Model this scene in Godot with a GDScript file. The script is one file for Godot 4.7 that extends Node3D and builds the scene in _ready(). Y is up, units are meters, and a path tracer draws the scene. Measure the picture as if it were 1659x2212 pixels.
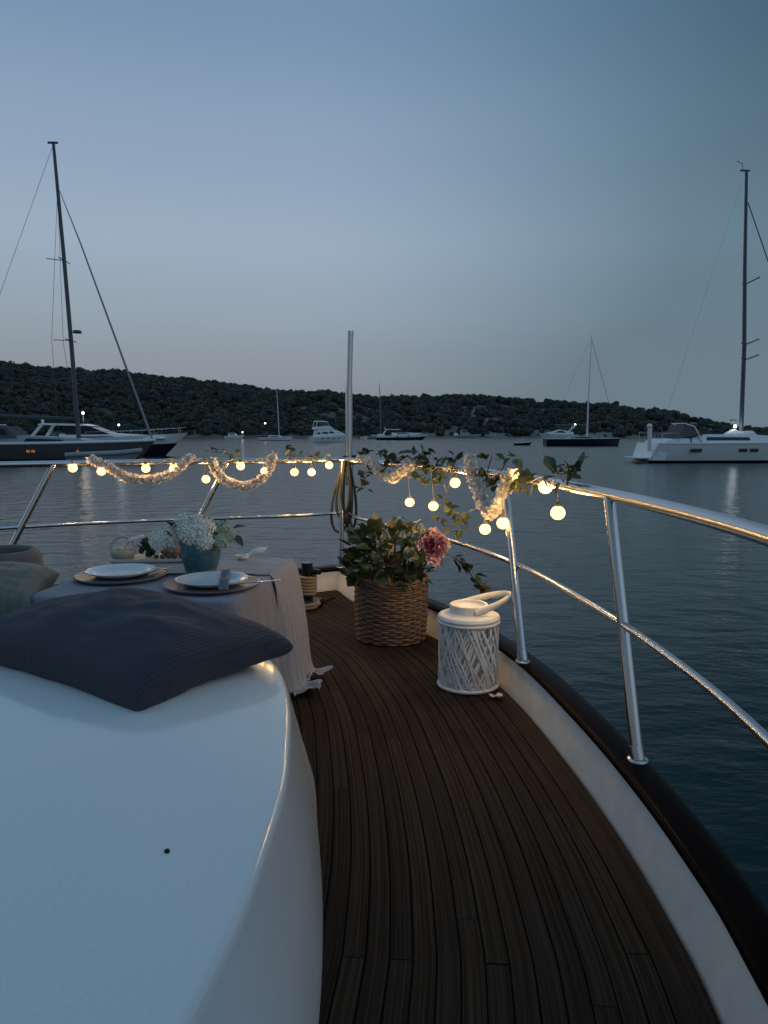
extends Node3D

const WATER := -1.4
const BOW := Vector3(-0.30, 0.0, -4.63)
const BOAT_TURN := -22.3

var rng := RandomNumberGenerator.new()
var M := {}
var used := {}

# ------------------------------------------------------------------ helpers
func lin(r: float, g: float, b: float) -> Color:
	return Color(r, g, b).linear_to_srgb()

func mat(c: Color, rough := 0.6, metal := 0.0, extra := {}) -> StandardMaterial3D:
	var m := StandardMaterial3D.new()
	m.albedo_color = c
	m.roughness = rough
	m.metallic = metal
	for k in extra:
		m.set(k, extra[k])
	return m

func noise_img(size: int, freq: float, octaves: int, sd: int, lo := 0.0, hi := 1.0, kind := FastNoiseLite.TYPE_SIMPLEX_SMOOTH) -> Image:
	var n := FastNoiseLite.new()
	n.noise_type = kind
	n.seed = sd
	n.frequency = freq
	n.fractal_octaves = octaves
	var im := n.get_seamless_image(size, size)
	im.convert(Image.FORMAT_RGB8)
	if lo != 0.0 or hi != 1.0:
		for y in size:
			for x in size:
				var v := lerpf(lo, hi, im.get_pixel(x, y).r)
				im.set_pixel(x, y, Color(v, v, v))
	return im

func tex(im: Image) -> ImageTexture:
	return ImageTexture.create_from_image(im)

func numbered(called: String) -> String:
	if not used.has(called):
		used[called] = 0
		return called
	used[called] += 1
	return "%s_%03d" % [called, used[called]]

func tag(o: Node, label: String, category: String, group := "") -> void:
	o.set_meta("label", label)
	o.set_meta("category", category)
	if group != "":
		o.set_meta("group", group)

func thing(called: String, label: String, category: String, at := Vector3.ZERO, turn := 0.0, group := "") -> Node3D:
	var o := Node3D.new()
	o.name = numbered(called)
	add_child(o)
	o.position = at
	o.rotation_degrees.y = turn
	tag(o, label, category, group)
	return o

func st() -> SurfaceTool:
	var s := SurfaceTool.new()
	s.begin(Mesh.PRIMITIVE_TRIANGLES)
	return s

func mesh_of(s: SurfaceTool) -> ArrayMesh:
	s.generate_normals()
	return s.commit()

func put(mesh: Mesh, called: String, m: Material, parent: Node, at := Transform3D.IDENTITY) -> MeshInstance3D:
	var o := MeshInstance3D.new()
	o.mesh = mesh
	o.material_override = m
	o.transform = at
	if parent == self:
		o.name = numbered(called)
		add_child(o)
	else:
		o.name = called
		parent.add_child(o, true)
	return o

func part(s: SurfaceTool, called: String, m: Material, parent: Node) -> MeshInstance3D:
	return put(mesh_of(s), called, m, parent)

# corners run anticlockwise seen from outside
func tri(s: SurfaceTool, a: Vector3, b: Vector3, c: Vector3) -> void:
	s.add_vertex(a)
	s.add_vertex(c)
	s.add_vertex(b)

func quad(s: SurfaceTool, a: Vector3, b: Vector3, c: Vector3, d: Vector3) -> void:
	tri(s, a, b, c)
	tri(s, a, c, d)

func quad_uv(s: SurfaceTool, p: Array, t: Array) -> void:
	for k in [0, 2, 1, 0, 3, 2]:
		s.set_uv(t[k])
		s.add_vertex(p[k])

func box(s: SurfaceTool, size: Vector3, at := Transform3D.IDENTITY, bevel := 0.0) -> void:
	s.set_smooth_group(-1)
	var h := size / 2.0
	if bevel <= 0.0:
		var v := []
		for k in 8:
			v.append(at * Vector3(h.x if k & 1 else -h.x, h.y if k & 2 else -h.y, h.z if k & 4 else -h.z))
		for f in [[4, 5, 7, 6], [1, 0, 2, 3], [5, 1, 3, 7], [0, 4, 6, 2], [6, 7, 3, 2], [0, 1, 5, 4]]:
			quad(s, v[f[0]], v[f[1]], v[f[2]], v[f[3]])
		return
	# bevelled: stack of rounded rectangles
	var rings := []
	for r in [[-h.y, bevel], [-h.y + bevel, 0.0], [h.y - bevel, 0.0], [h.y, bevel]]:
		var ring := []
		var i: float = r[1]
		var X := h.x - i
		var Z := h.z - i
		var b := bevel
		for q in [Vector2(X, -Z + b), Vector2(X, Z - b), Vector2(X - b, Z), Vector2(-X + b, Z), Vector2(-X, Z - b), Vector2(-X, -Z + b), Vector2(-X + b, -Z), Vector2(X - b, -Z)]:
			ring.append(at * Vector3(q.x, r[0], q.y))
		rings.append(ring)
	for k in 3:
		for j in 8:
			var n := (j + 1) % 8
			quad(s, rings[k][n], rings[k][j], rings[k + 1][j], rings[k + 1][n])
	for j in range(1, 7):
		tri(s, rings[3][0], rings[3][j + 1], rings[3][j])
		tri(s, rings[0][0], rings[0][j], rings[0][j + 1])

func tube(s: SurfaceTool, pts: Array, radii, sides := 8, closed := false) -> void:
	s.set_smooth_group(0)
	var n := pts.size()
	var up := Vector3.UP
	var rings := []
	for i in n:
		var a: Vector3 = pts[(i - 1 + n) % n] if closed else pts[maxi(i - 1, 0)]
		var b: Vector3 = pts[(i + 1) % n] if closed else pts[mini(i + 1, n - 1)]
		var d := (b - a).normalized()
		if i == 0:
			up = Vector3.UP if absf(d.y) < 0.9 else Vector3.RIGHT
		var x := d.cross(up).normalized()
		up = x.cross(d).normalized()
		var r: float = radii[i] if radii is Array else radii
		var ring := []
		for k in sides:
			var t := TAU * k / sides
			ring.append((pts[i] as Vector3) + x * cos(t) * r + up * sin(t) * r)
		rings.append(ring)
	var last := n if closed else n - 1
	for i in last:
		var A: Array = rings[i]
		var B: Array = rings[(i + 1) % n]
		for k in sides:
			var k2 := (k + 1) % sides
			quad(s, A[k], A[k2], B[k2], B[k])
	if not closed:
		s.set_smooth_group(1)
		for k in range(1, sides - 1):
			tri(s, rings[0][0], rings[0][k + 1], rings[0][k])
			tri(s, rings[n - 1][0], rings[n - 1][k], rings[n - 1][k + 1])

func lathe(s: SurfaceTool, prof: Array, seg := 24, at := Transform3D.IDENTITY) -> void:
	s.set_smooth_group(0)
	for i in prof.size() - 1:
		var a: Vector2 = prof[i]
		var b: Vector2 = prof[i + 1]
		for k in seg:
			var t := TAU * k / seg
			var u := TAU * (k + 1) / seg
			var p0 := at * Vector3(cos(t) * a.x, a.y, sin(t) * a.x)
			var p1 := at * Vector3(cos(u) * a.x, a.y, sin(u) * a.x)
			var p2 := at * Vector3(cos(u) * b.x, b.y, sin(u) * b.x)
			var p3 := at * Vector3(cos(t) * b.x, b.y, sin(t) * b.x)
			if a.x > 0.00001:
				tri(s, p1, p0, p3) if b.x <= 0.00001 else quad(s, p1, p0, p3, p2)
			else:
				tri(s, p0, p3, p2)

func ball(s: SurfaceTool, c: Vector3, r: Vector3, seg := 12, rings := 8) -> void:
	var prof := []
	for k in rings + 1:
		var t := PI * k / rings - PI / 2
		prof.append(Vector2(maxf(cos(t), 0.0) if k > 0 and k < rings else 0.0, sin(t)))
	lathe(s, prof, seg, Transform3D(Basis.from_scale(r), c))

func spline2(p: Array, per := 10) -> Array:
	var out := []
	for i in p.size() - 1:
		var a: Vector2 = p[maxi(i - 1, 0)]
		var d: Vector2 = p[mini(i + 2, p.size() - 1)]
		for k in per:
			out.append((p[i] as Vector2).cubic_interpolate(p[i + 1], a, d, float(k) / per))
	out.append(p[-1])
	return out

func spline3(p: Array, per := 10) -> Array:
	var out := []
	for i in p.size() - 1:
		var a: Vector3 = p[maxi(i - 1, 0)]
		var d: Vector3 = p[mini(i + 2, p.size() - 1)]
		for k in per:
			out.append((p[i] as Vector3).cubic_interpolate(p[i + 1], a, d, float(k) / per))
	out.append(p[-1])
	return out

# a point of the own boat: across (starboard +), up, aft
func bw(p: Vector3) -> Vector3:
	return BOW + Basis(Vector3.UP, deg_to_rad(BOAT_TURN)) * p

func bws(a: Array) -> Array:
	return a.map(func(p): return bw(p))

# ------------------------------------------------------------------ camera, sky, sun
func _ready() -> void:
	rng.seed = 20240
	var cam := Camera3D.new()
	cam.name = "camera"
	add_child(cam)
	cam.position = Vector3(0, 1.0, 0)
	cam.rotation_degrees.x = -rad_to_deg(atan(173.0 / 1600.0))
	cam.fov = 2.0 * rad_to_deg(atan(1106.0 / 1600.0))
	cam.near = 0.05
	cam.far = 9000.0
	cam.current = true

	var env := Environment.new()
	env.background_mode = Environment.BG_SKY
	env.tonemap_mode = Environment.TONE_MAPPER_LINEAR
	env.tonemap_exposure = 1.0
	env.sdfgi_enabled = true
	env.ssao_enabled = true
	env.ssil_enabled = true
	var sky := Sky.new()
	var pan := PanoramaSkyMaterial.new()
	pan.panorama = tex(sky_image())
	pan.filter = true
	sky.sky_material = pan
	env.sky = sky
	env.background_energy_multiplier = 1.0
	var we := WorldEnvironment.new()
	we.name = "world_environment"
	we.environment = env
	add_child(we)

	# the sun has set behind the left-hand hill: only its last soft glow arrives
	var sun := DirectionalLight3D.new()
	sun.name = "sun"
	add_child(sun)
	sun.rotation_degrees = Vector3(-6, -110, 0)
	sun.light_energy = 0.03
	sun.light_angular_distance = 30.0
	sun.light_color = Color(1.0, 0.86, 0.72)
	sun.shadow_enabled = true

	materials()
	build_sea()
	build_hill()
	build_yacht()
	build_far_boats()
	build_table()
	build_cushions()
	build_lantern()
	build_basket()
	build_garlands()
	build_lights()
	build_rope()

func sky_image() -> Image:
	var w := 1024
	var h := 512
	var im := Image.create(w, h, false, Image.FORMAT_RGBF)
	# twilight colours (linear) by height in degrees
	var el := [0.0, 5.0, 9.0, 13.5, 20.0, 28.0, 45.0, 90.0]
	var co := [Vector3(0.205, 0.235, 0.275), Vector3(0.262, 0.308, 0.368), Vector3(0.30, 0.37, 0.455), Vector3(0.325, 0.415, 0.535), Vector3(0.265, 0.365, 0.50), Vector3(0.18, 0.285, 0.43), Vector3(0.15, 0.275, 0.42), Vector3(0.15, 0.28, 0.42)]
	for y in h:
		var e := 90.0 - (y + 0.5) / h * 180.0
		var c := Vector3(0.06, 0.075, 0.085)
		if e > 0.0:
			for k in 7:
				if e >= el[k] and e <= el[k + 1]:
					var t: float = (e - el[k]) / (el[k + 1] - el[k])
					t = lerpf(t, t * t * (3 - 2 * t), 0.5)
					c = (co[k] as Vector3).lerp(co[k + 1], t)
		for x in w:
			var az := wrapf((x + 0.5) / w * 360.0, -180.0, 180.0)
			# brightest over the set sun, dullest square to it, a little brighter again opposite
			var d := absf(wrapf(az + 45.0, -180.0, 180.0))
			var s := cos(deg_to_rad(az + 45.0)) * 0.5 + 0.5
			var kk := lerpf(lerpf(1.0, 0.30, smoothstep(37.0, 85.0, d)), 1.1, smoothstep(95.0, 170.0, d))
			var low := clampf(1.0 - (e - 28.0) / 50.0, 0.0, 1.0)
			var k := lerpf(1.0, kk, low)
			# the band over the horizon stays a little paler all round
			k = lerpf(maxf(k, 0.54), k, smoothstep(6.0, 24.0, e))
			if e <= 0.0:
				k = 1.0
			var dull := clampf((1.0 - k) * 0.42, 0.0, 0.3)
			var warm := clampf((s - 0.75) * 4.0, 0.0, 1.0) * clampf(1.0 - e / 22.0, 0.0, 1.0) if e > 0.0 else 0.0
			var v := c * k
			im.set_pixel(x, y, Color(v.x * (1.0 + 0.02 * warm) * (1.0 - dull * 0.95), v.y, v.z * (1.0 - 0.07 * warm)))
	return im

func materials() -> void:
	var grain := noise_img(256, 0.02, 4, 3, 0.55, 1.0)
	# stretched grain: squeeze a noise in one direction
	var g2 := Image.create(512, 512, false, Image.FORMAT_RGB8)
	var src := noise_img(512, 0.012, 5, 11)
	for y in 512:
		for x in 512:
			var v := src.get_pixel((x / 5) % 512, (y * 5) % 512).r * 0.6 + src.get_pixel((x / 2 + 90) % 512, (y * 9 + 31) % 512).r * 0.4
			v = lerpf(0.3, 1.15, v)
			g2.set_pixel(x, y, Color(v, v * 0.99, v * 0.97))
	var gt := tex(g2)
	var blotch := tex(noise_img(256, 0.03, 5, 8, 0.9, 1.0))
	var speck := tex(noise_img(256, 0.2, 3, 6, 0.955, 1.0))
	for k in 4:
		var c: Color = [lin(0.056, 0.039, 0.029), lin(0.044, 0.032, 0.025), lin(0.064, 0.044, 0.032), lin(0.051, 0.039, 0.032)][k]
		M["teak%d" % k] = mat(c, 0.8, 0.0, {"albedo_texture": gt, "metallic_specular": 0.2})
	M.margin = mat(lin(0.038, 0.025, 0.020), 0.7, 0.0, {"albedo_texture": gt, "metallic_specular": 0.25})
	M.caulk = mat(lin(0.010, 0.009, 0.008), 0.85, 0.0, {"metallic_specular": 0.15})
	M.gelcoat = mat(lin(0.80, 0.82, 0.82), 0.09, 0.0, {"albedo_texture": speck, "uv1_triplanar": true, "uv1_scale": Vector3(2.3, 2.3, 2.3)})
	M.gelcoat.roughness_texture = tex(noise_img(256, 0.025, 4, 19, 0.45, 1.0))
	M.gelcoat.roughness = 0.16
	M.bulwark = mat(lin(0.80, 0.79, 0.77), 0.35, 0.0, {"albedo_texture": blotch, "uv1_triplanar": true, "uv1_scale": Vector3(1.7, 1.7, 1.7)})
	M.varnish = mat(lin(0.009, 0.005, 0.004), 0.2, 0.0, {"metallic_specular": 0.08})
	M.dark_hull = mat(lin(0.012, 0.013, 0.016), 0.2)
	M.steel = mat(lin(0.56, 0.56, 0.57), 0.2, 1.0)
	M.hole = mat(lin(0.01, 0.01, 0.01), 0.8)
	M.rope_dark = mat(lin(0.02, 0.024, 0.028), 0.85)
	M.rope_tan = mat(lin(0.32, 0.24, 0.15), 0.85)
	M.white = mat(lin(0.75, 0.75, 0.74), 0.4)
	M.boat_white = mat(lin(0.88, 0.88, 0.87), 0.35)
	M.boat_grey = mat(lin(0.35, 0.36, 0.37), 0.45)
	M.navy = mat(lin(0.012, 0.016, 0.03), 0.25)
	M.slate = mat(lin(0.10, 0.105, 0.11), 0.35)
	M.window = mat(lin(0.015, 0.018, 0.02), 0.08)
	M.spar = mat(lin(0.30, 0.31, 0.32), 0.4, 0.3)
	M.dark_spar = mat(lin(0.10, 0.11, 0.12), 0.4)
	M.canvas = mat(lin(0.10, 0.11, 0.12), 0.85)
	M.wire = mat(lin(0.09, 0.09, 0.09), 0.5)
	M.red = mat(lin(0.2, 0.03, 0.02), 0.5)

# ------------------------------------------------------------------ sea and hill
func build_sea() -> void:
	var size := 1024
	var n := FastNoiseLite.new()
	n.noise_type = FastNoiseLite.TYPE_SIMPLEX_SMOOTH
	n.seed = 5
	n.frequency = 0.006
	n.fractal_octaves = 5
	n.fractal_gain = 0.55
	var im := n.get_seamless_image(size, size)
	im.convert(Image.FORMAT_RGBA8)
	im.bump_map_to_normal_map(9.0)
	var m := mat(lin(0.004, 0.018, 0.023), 0.17, 0.0, {"metallic_specular": 0.28})
	m.normal_enabled = true
	m.normal_texture = tex(im)
	m.normal_scale = 0.48
	m.uv1_scale = Vector3(1, 1, 1)
	var s := st()
	s.set_smooth_group(0)
	var rr := [0.0, 8.0, 20.0, 50.0, 120.0, 300.0, 800.0, 2500.0, 7000.0]
	var seg := 64
	for i in rr.size() - 1:
		for k in seg:
			var p := []
			var t := []
			for q in [[i, k], [i, k + 1], [i + 1, k + 1], [i + 1, k]]:
				var a: float = TAU * q[1] / seg
				var v := Vector3(cos(a) * rr[q[0]], WATER, sin(a) * rr[q[0]])
				p.append(v)
				t.append(Vector2(v.x / 9.0, v.z / 4.5))
			quad_uv(s, p, t)
	s.generate_normals()
	s.generate_tangents()
	var o := put(s.commit(), "water", m, self)
	o.set_meta("kind", "structure")

# ridge heights above the eye line, by bearing, taken with the wood that covers it
func ridge(az: float) -> float:
	var a := [-75.0, -50.0, -36.0, -27.4, -23.6, -20.2, -15.0, -11.6, -8.2, -4.6, -1.0, 2.5, 6.1, 9.6, 13.1, 16.4, 19.6, 22.7, 25.6, 30.0, 40.0]
	var y := [95.0, 125.0, 134.0, 132.0, 126.0, 124.0, 111.0, 101.0, 90.0, 88.0, 78.0, 79.0, 78.0, 75.0, 65.0, 61.0, 48.0, 33.0, 15.0, 6.0, 2.0]
	for k in a.size() - 1:
		if az >= a[k] and az <= a[k + 1]:
			return lerpf(y[k], y[k + 1], smoothstep(0.0, 1.0, (az - a[k]) / (a[k + 1] - a[k]))) / 1600.0
	return 0.0

func hill_point(az: float, t: float, nz: FastNoiseLite) -> Vector3:
	var shore := 325.0 + 22.0 * sin(az * 0.21) + 10.0 * sin(az * 0.63 + 1.0)
	var far := shore + 190.0
	var d := lerpf(shore, far, t)
	var top := ridge(az) * far / cos(deg_to_rad(az)) * cos(deg_to_rad(az)) + 2.4 - 4.5
	top = maxf(top, 0.6)
	var up := pow(smoothstep(0.0, 1.0, minf(t * 1.02, 1.0)), 0.75) * top
	if t <= 1.0:
		up += nz.get_noise_2d(az * 9.0, t * 140.0) * 3.0 * sin(t * PI)
	if t > 1.0:
		up = top * (1.0 - (t - 1.0) * 0.8)
	if t < 0.06:
		up = lerpf(-2.0, up + 0.8, t / 0.06)
	var a := deg_to_rad(az)
	return Vector3(sin(a) * d, WATER + up, -cos(a) * d)

func build_hill() -> void:
	var nz := FastNoiseLite.new()
	nz.seed = 9
	nz.frequency = 0.02
	var nr := FastNoiseLite.new()
	nr.seed = 31
	nr.frequency = 0.012
	nr.fractal_octaves = 4
	var s := st()
	s.set_smooth_group(0)
	var az0 := -72.0
	var na := 220
	var da := 112.0 / na
	var ts := []
	for k in 27:
		ts.append(pow(k / 24.0, 1.3))
	var rock := func(p: Vector3, t: float) -> Color:
		var v := nr.get_noise_3d(p.x * 2.0, p.y * 6.0, p.z * 2.0) * 0.5 + 0.5
		var r := clampf((v - 0.52) * 5.0, 0.0, 1.0) * 0.8
		if t < 0.10:
			r = clampf(0.7 + (v - 0.5) * 2.0, 0.2, 1.0)
		var sc := Vector3(0.09, 0.09, 0.068)
		var rk := Vector3(0.26, 0.235, 0.205)
		var c := sc.lerp(rk, r * clampf((p.x + 150.0) / 200.0, 0.25, 1.0))
		return Color(c.x, c.y, c.z)
	for i in na:
		for k in ts.size() - 1:
			var P := []
			var C := []
			for q in [[i, k], [i + 1, k], [i + 1, k + 1], [i, k + 1]]:
				var v := hill_point(az0 + q[0] * da, ts[q[1]], nz)
				P.append(v)
				C.append(rock.call(v, ts[q[1]]))
			for j in [0, 2, 1, 0, 3, 2]:
				s.set_color(C[j])
				s.add_vertex(P[j])
	var hm := mat(Color.WHITE, 0.95, 0.0, {"vertex_color_use_as_albedo": true})
	var o := part(s, "hill", hm, self)
	o.set_meta("kind", "structure")

	# the wood: leafy clumps of several kinds
	var leafm := mat(Color.WHITE, 0.9, 0.0, {"vertex_color_use_as_albedo": true, "cull_mode": BaseMaterial3D.CULL_DISABLED})
	var clumps := []
	for k in 3:
		clumps.append(clump_mesh(110, k))
	for k in 3:
		var xs := []
		var cs := []
		for j in 8000:
			var az := rng.randf_range(-70.0, 34.0)
			var t := pow(rng.randf(), 0.8) * 0.99 + 0.05
			var p := hill_point(az, t, nz)
			var dens := nr.get_noise_3d(p.x * 2.0, p.y * 6.0, p.z * 2.0) * 0.5 + 0.5
			if az > -8.0 and t < 0.9 and dens > 0.56 and rng.randf() < 0.85:
				continue
			var big := lerpf(0.6, 3.4, pow(rng.randf(), 2.6)) if t < 0.9 else lerpf(0.7, 2.8, pow(rng.randf(), 1.8))
			if az > 22.0:
				big *= 0.7
			var b := Basis(Vector3.UP, rng.randf() * TAU).scaled(Vector3(big * rng.randf_range(1.0, 1.5), big * rng.randf_range(0.75, 1.15), big * rng.randf_range(1.0, 1.5)))
			xs.append(Transform3D(b, p + Vector3(0, big * 0.45, 0)))
			var g := rng.randf_range(0.7, 1.15)
			cs.append(Color(0.092 * g, 0.098 * g, 0.074 * g))
		var mm := MultiMesh.new()
		mm.transform_format = MultiMesh.TRANSFORM_3D
		mm.use_colors = true
		mm.mesh = clumps[k]
		mm.instance_count = xs.size()
		for j in xs.size():
			mm.set_instance_transform(j, xs[j])
			mm.set_instance_color(j, cs[j])
		var mi := MultiMeshInstance3D.new()
		mi.name = numbered("hillside_scrub")
		mi.multimesh = mm
		mi.material_override = leafm
		add_child(mi)
		tag(mi, ["dark scrub and low pines covering the hillside behind the moored boats", "rounded dark bushes spread over the hillside behind the moored boats", "ragged dark trees spread over the hillside behind the moored boats"][k], "wood")
		mi.set_meta("kind", "stuff")

	# trees that stand out against the sky on the ridge
	var bark := mat(lin(0.05, 0.04, 0.03), 0.9)
	var lm := mat(lin(0.082, 0.088, 0.066), 0.9, 0.0, {"cull_mode": BaseMaterial3D.CULL_DISABLED})
	var spots := [-27.0, -25.4, -23.9, -21.6, -20.4, -19.0, -16.4, -13.5, -12.1, -10.6, -9.3, -7.6, -6.5, -4.2, -2.6, -1.2, 0.9, 3.1, 5.2, 7.7, 10.1, 12.4, 15.2, 17.2, 20.0, 21.4]
	for k in spots.size():
		var p := hill_point(spots[k], 0.97, nz)
		var hgt := rng.randf_range(3.4, 7.4)
		var t := thing("ridge_tree", "dark round-headed tree standing up from the ridge against the sky", "tree", p, rng.randf() * 360.0, "trees on the ridge")
		var ts2 := st()
		tube(ts2, [Vector3(0, -0.8, 0), Vector3(0.1, hgt * 0.25, 0), Vector3(0.0, hgt * 0.55, 0.1)], [0.22, 0.16, 0.06], 6)
		part(ts2, "trunk", bark, t)
		put(clumps[k % 3], "crown", lm, t, Transform3D(Basis.from_scale(Vector3(hgt * 0.52, hgt * 0.40, hgt * 0.52)), Vector3(0, hgt * 0.40, 0)))

func clump_mesh(n: int, sd: int) -> ArrayMesh:
	var r := RandomNumberGenerator.new()
	r.seed = 77 + sd
	var s := st()
	s.set_smooth_group(-1)
	var lobes := []
	for k in 6:
		lobes.append([Vector3(r.randf_range(-0.5, 0.5), r.randf_range(-0.35, 0.45), r.randf_range(-0.5, 0.5)), r.randf_range(0.35, 0.62)])
	for k in n * 4:
		var l: Array = lobes[k % 6]
		var d := Vector3(r.randfn(), r.randfn(), r.randfn()).normalized()
		var p: Vector3 = l[0] + d * (l[1] as float) * r.randf_range(0.7, 1.05)
		var a := Vector3(r.randfn(), r.randfn(), r.randfn()).normalized()
		var x := d.cross(a).normalized() * r.randf_range(0.10, 0.2)
		var y := x.cross(d + a * 0.6).normalized() * r.randf_range(0.09, 0.18)
		s.set_color(Color.WHITE)
		tri(s, p - x - y, p + x, p - x * 0.3 + y)
		tri(s, p + x, p + x * 0.6 + y * 1.2, p - x * 0.3 + y)
	return mesh_of(s)

# ------------------------------------------------------------------ own yacht
func deck_edge() -> Array:
	return spline2([Vector2(0.0, 0.0), Vector2(0.13, 0.12), Vector2(0.286, 0.275), Vector2(0.6, 0.68), Vector2(0.936, 1.05), Vector2(1.446, 1.436), Vector2(1.941, 1.721), Vector2(2.32, 1.91), Vector2(2.63, 2.041), Vector2(2.88, 2.127), Vector2(3.5, 2.29), Vector2(4.5, 2.45), Vector2(6.5, 2.56)], 8)

func cap_edge() -> Array:
	return spline2([Vector2(-0.165, 0.0), Vector2(-0.145, 0.06), Vector2(0.055, 0.223), Vector2(0.302, 0.500), Vector2(0.550, 0.809), Vector2(0.821, 1.104), Vector2(1.135, 1.357), Vector2(1.463, 1.589), Vector2(1.805, 1.786), Vector2(2.157, 1.968), Vector2(2.521, 2.130), Vector2(2.901, 2.261), Vector2(3.281, 2.362), Vector2(3.673, 2.444), Vector2(4.058, 2.506), Vector2(4.448, 2.566), Vector2(4.844, 2.594), Vector2(5.234, 2.616), Vector2(5.623, 2.637), Vector2(6.012, 2.658), Vector2(6.395, 2.679), Vector2(6.5, 2.685)], 6)

func arc_sample(c: Array, n: int) -> Array:
	var d := [0.0]
	for i in range(1, c.size()):
		d.append(d[-1] + (c[i] as Vector2).distance_to(c[i - 1]))
	var out := []
	var j := 0
	for i in n:
		var t: float = d[-1] * i / (n - 1)
		while j < c.size() - 2 and d[j + 1] < t:
			j += 1
		var f: float = (t - d[j]) / maxf(d[j + 1] - d[j], 1e-6)
		out.append((c[j] as Vector2).lerp(c[j + 1], f))
	return out

func inward(c: Array, off: float) -> Array:
	var out := []
	for i in c.size():
		var t: Vector2 = ((c[mini(i + 1, c.size() - 1)] as Vector2) - c[maxi(i - 1, 0)]).normalized()
		out.append((c[i] as Vector2) + Vector2(t.y, -t.x) * off)
	return out

# (aft, across) pair with a side to a point of the boat
func up3(q: Vector2, side: float, y: float) -> Vector3:
	return Vector3(q.y * side, y, q.x)

func roof_outline(k: int) -> Array:
	# half outline of the coachroof from the centre line at the front, round the corner and aft
	if k == 0:
		return spline2([Vector2(2.10, 0.0), Vector2(2.10, 0.4), Vector2(2.115, 0.68), Vector2(2.17, 0.88), Vector2(2.34, 1.06), Vector2(2.56, 1.19), Vector2(2.85, 1.353), Vector2(3.141, 1.494), Vector2(3.55, 1.66), Vector2(4.4, 1.83), Vector2(6.4, 1.95)], 8)
	return spline2([Vector2(2.235, 0.0), Vector2(2.235, 0.4), Vector2(2.25, 0.65), Vector2(2.29, 0.83), Vector2(2.405, 0.985), Vector2(2.59, 1.125), Vector2(2.85, 1.275), Vector2(3.113, 1.40), Vector2(3.557, 1.545), Vector2(4.4, 1.70), Vector2(6.4, 1.80)], 8)

func inside_roof(q: Vector2, o: Array) -> bool:
	for i in o.size() - 1:
		if (o[i] as Vector2).y <= absf(q.y) and absf(q.y) <= (o[i + 1] as Vector2).y:
			var t: float = (absf(q.y) - o[i].y) / maxf(o[i + 1].y - o[i].y, 1e-6)
			return q.x > lerpf(o[i].x, o[i + 1].x, t) + 0.06
	return false

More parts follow.
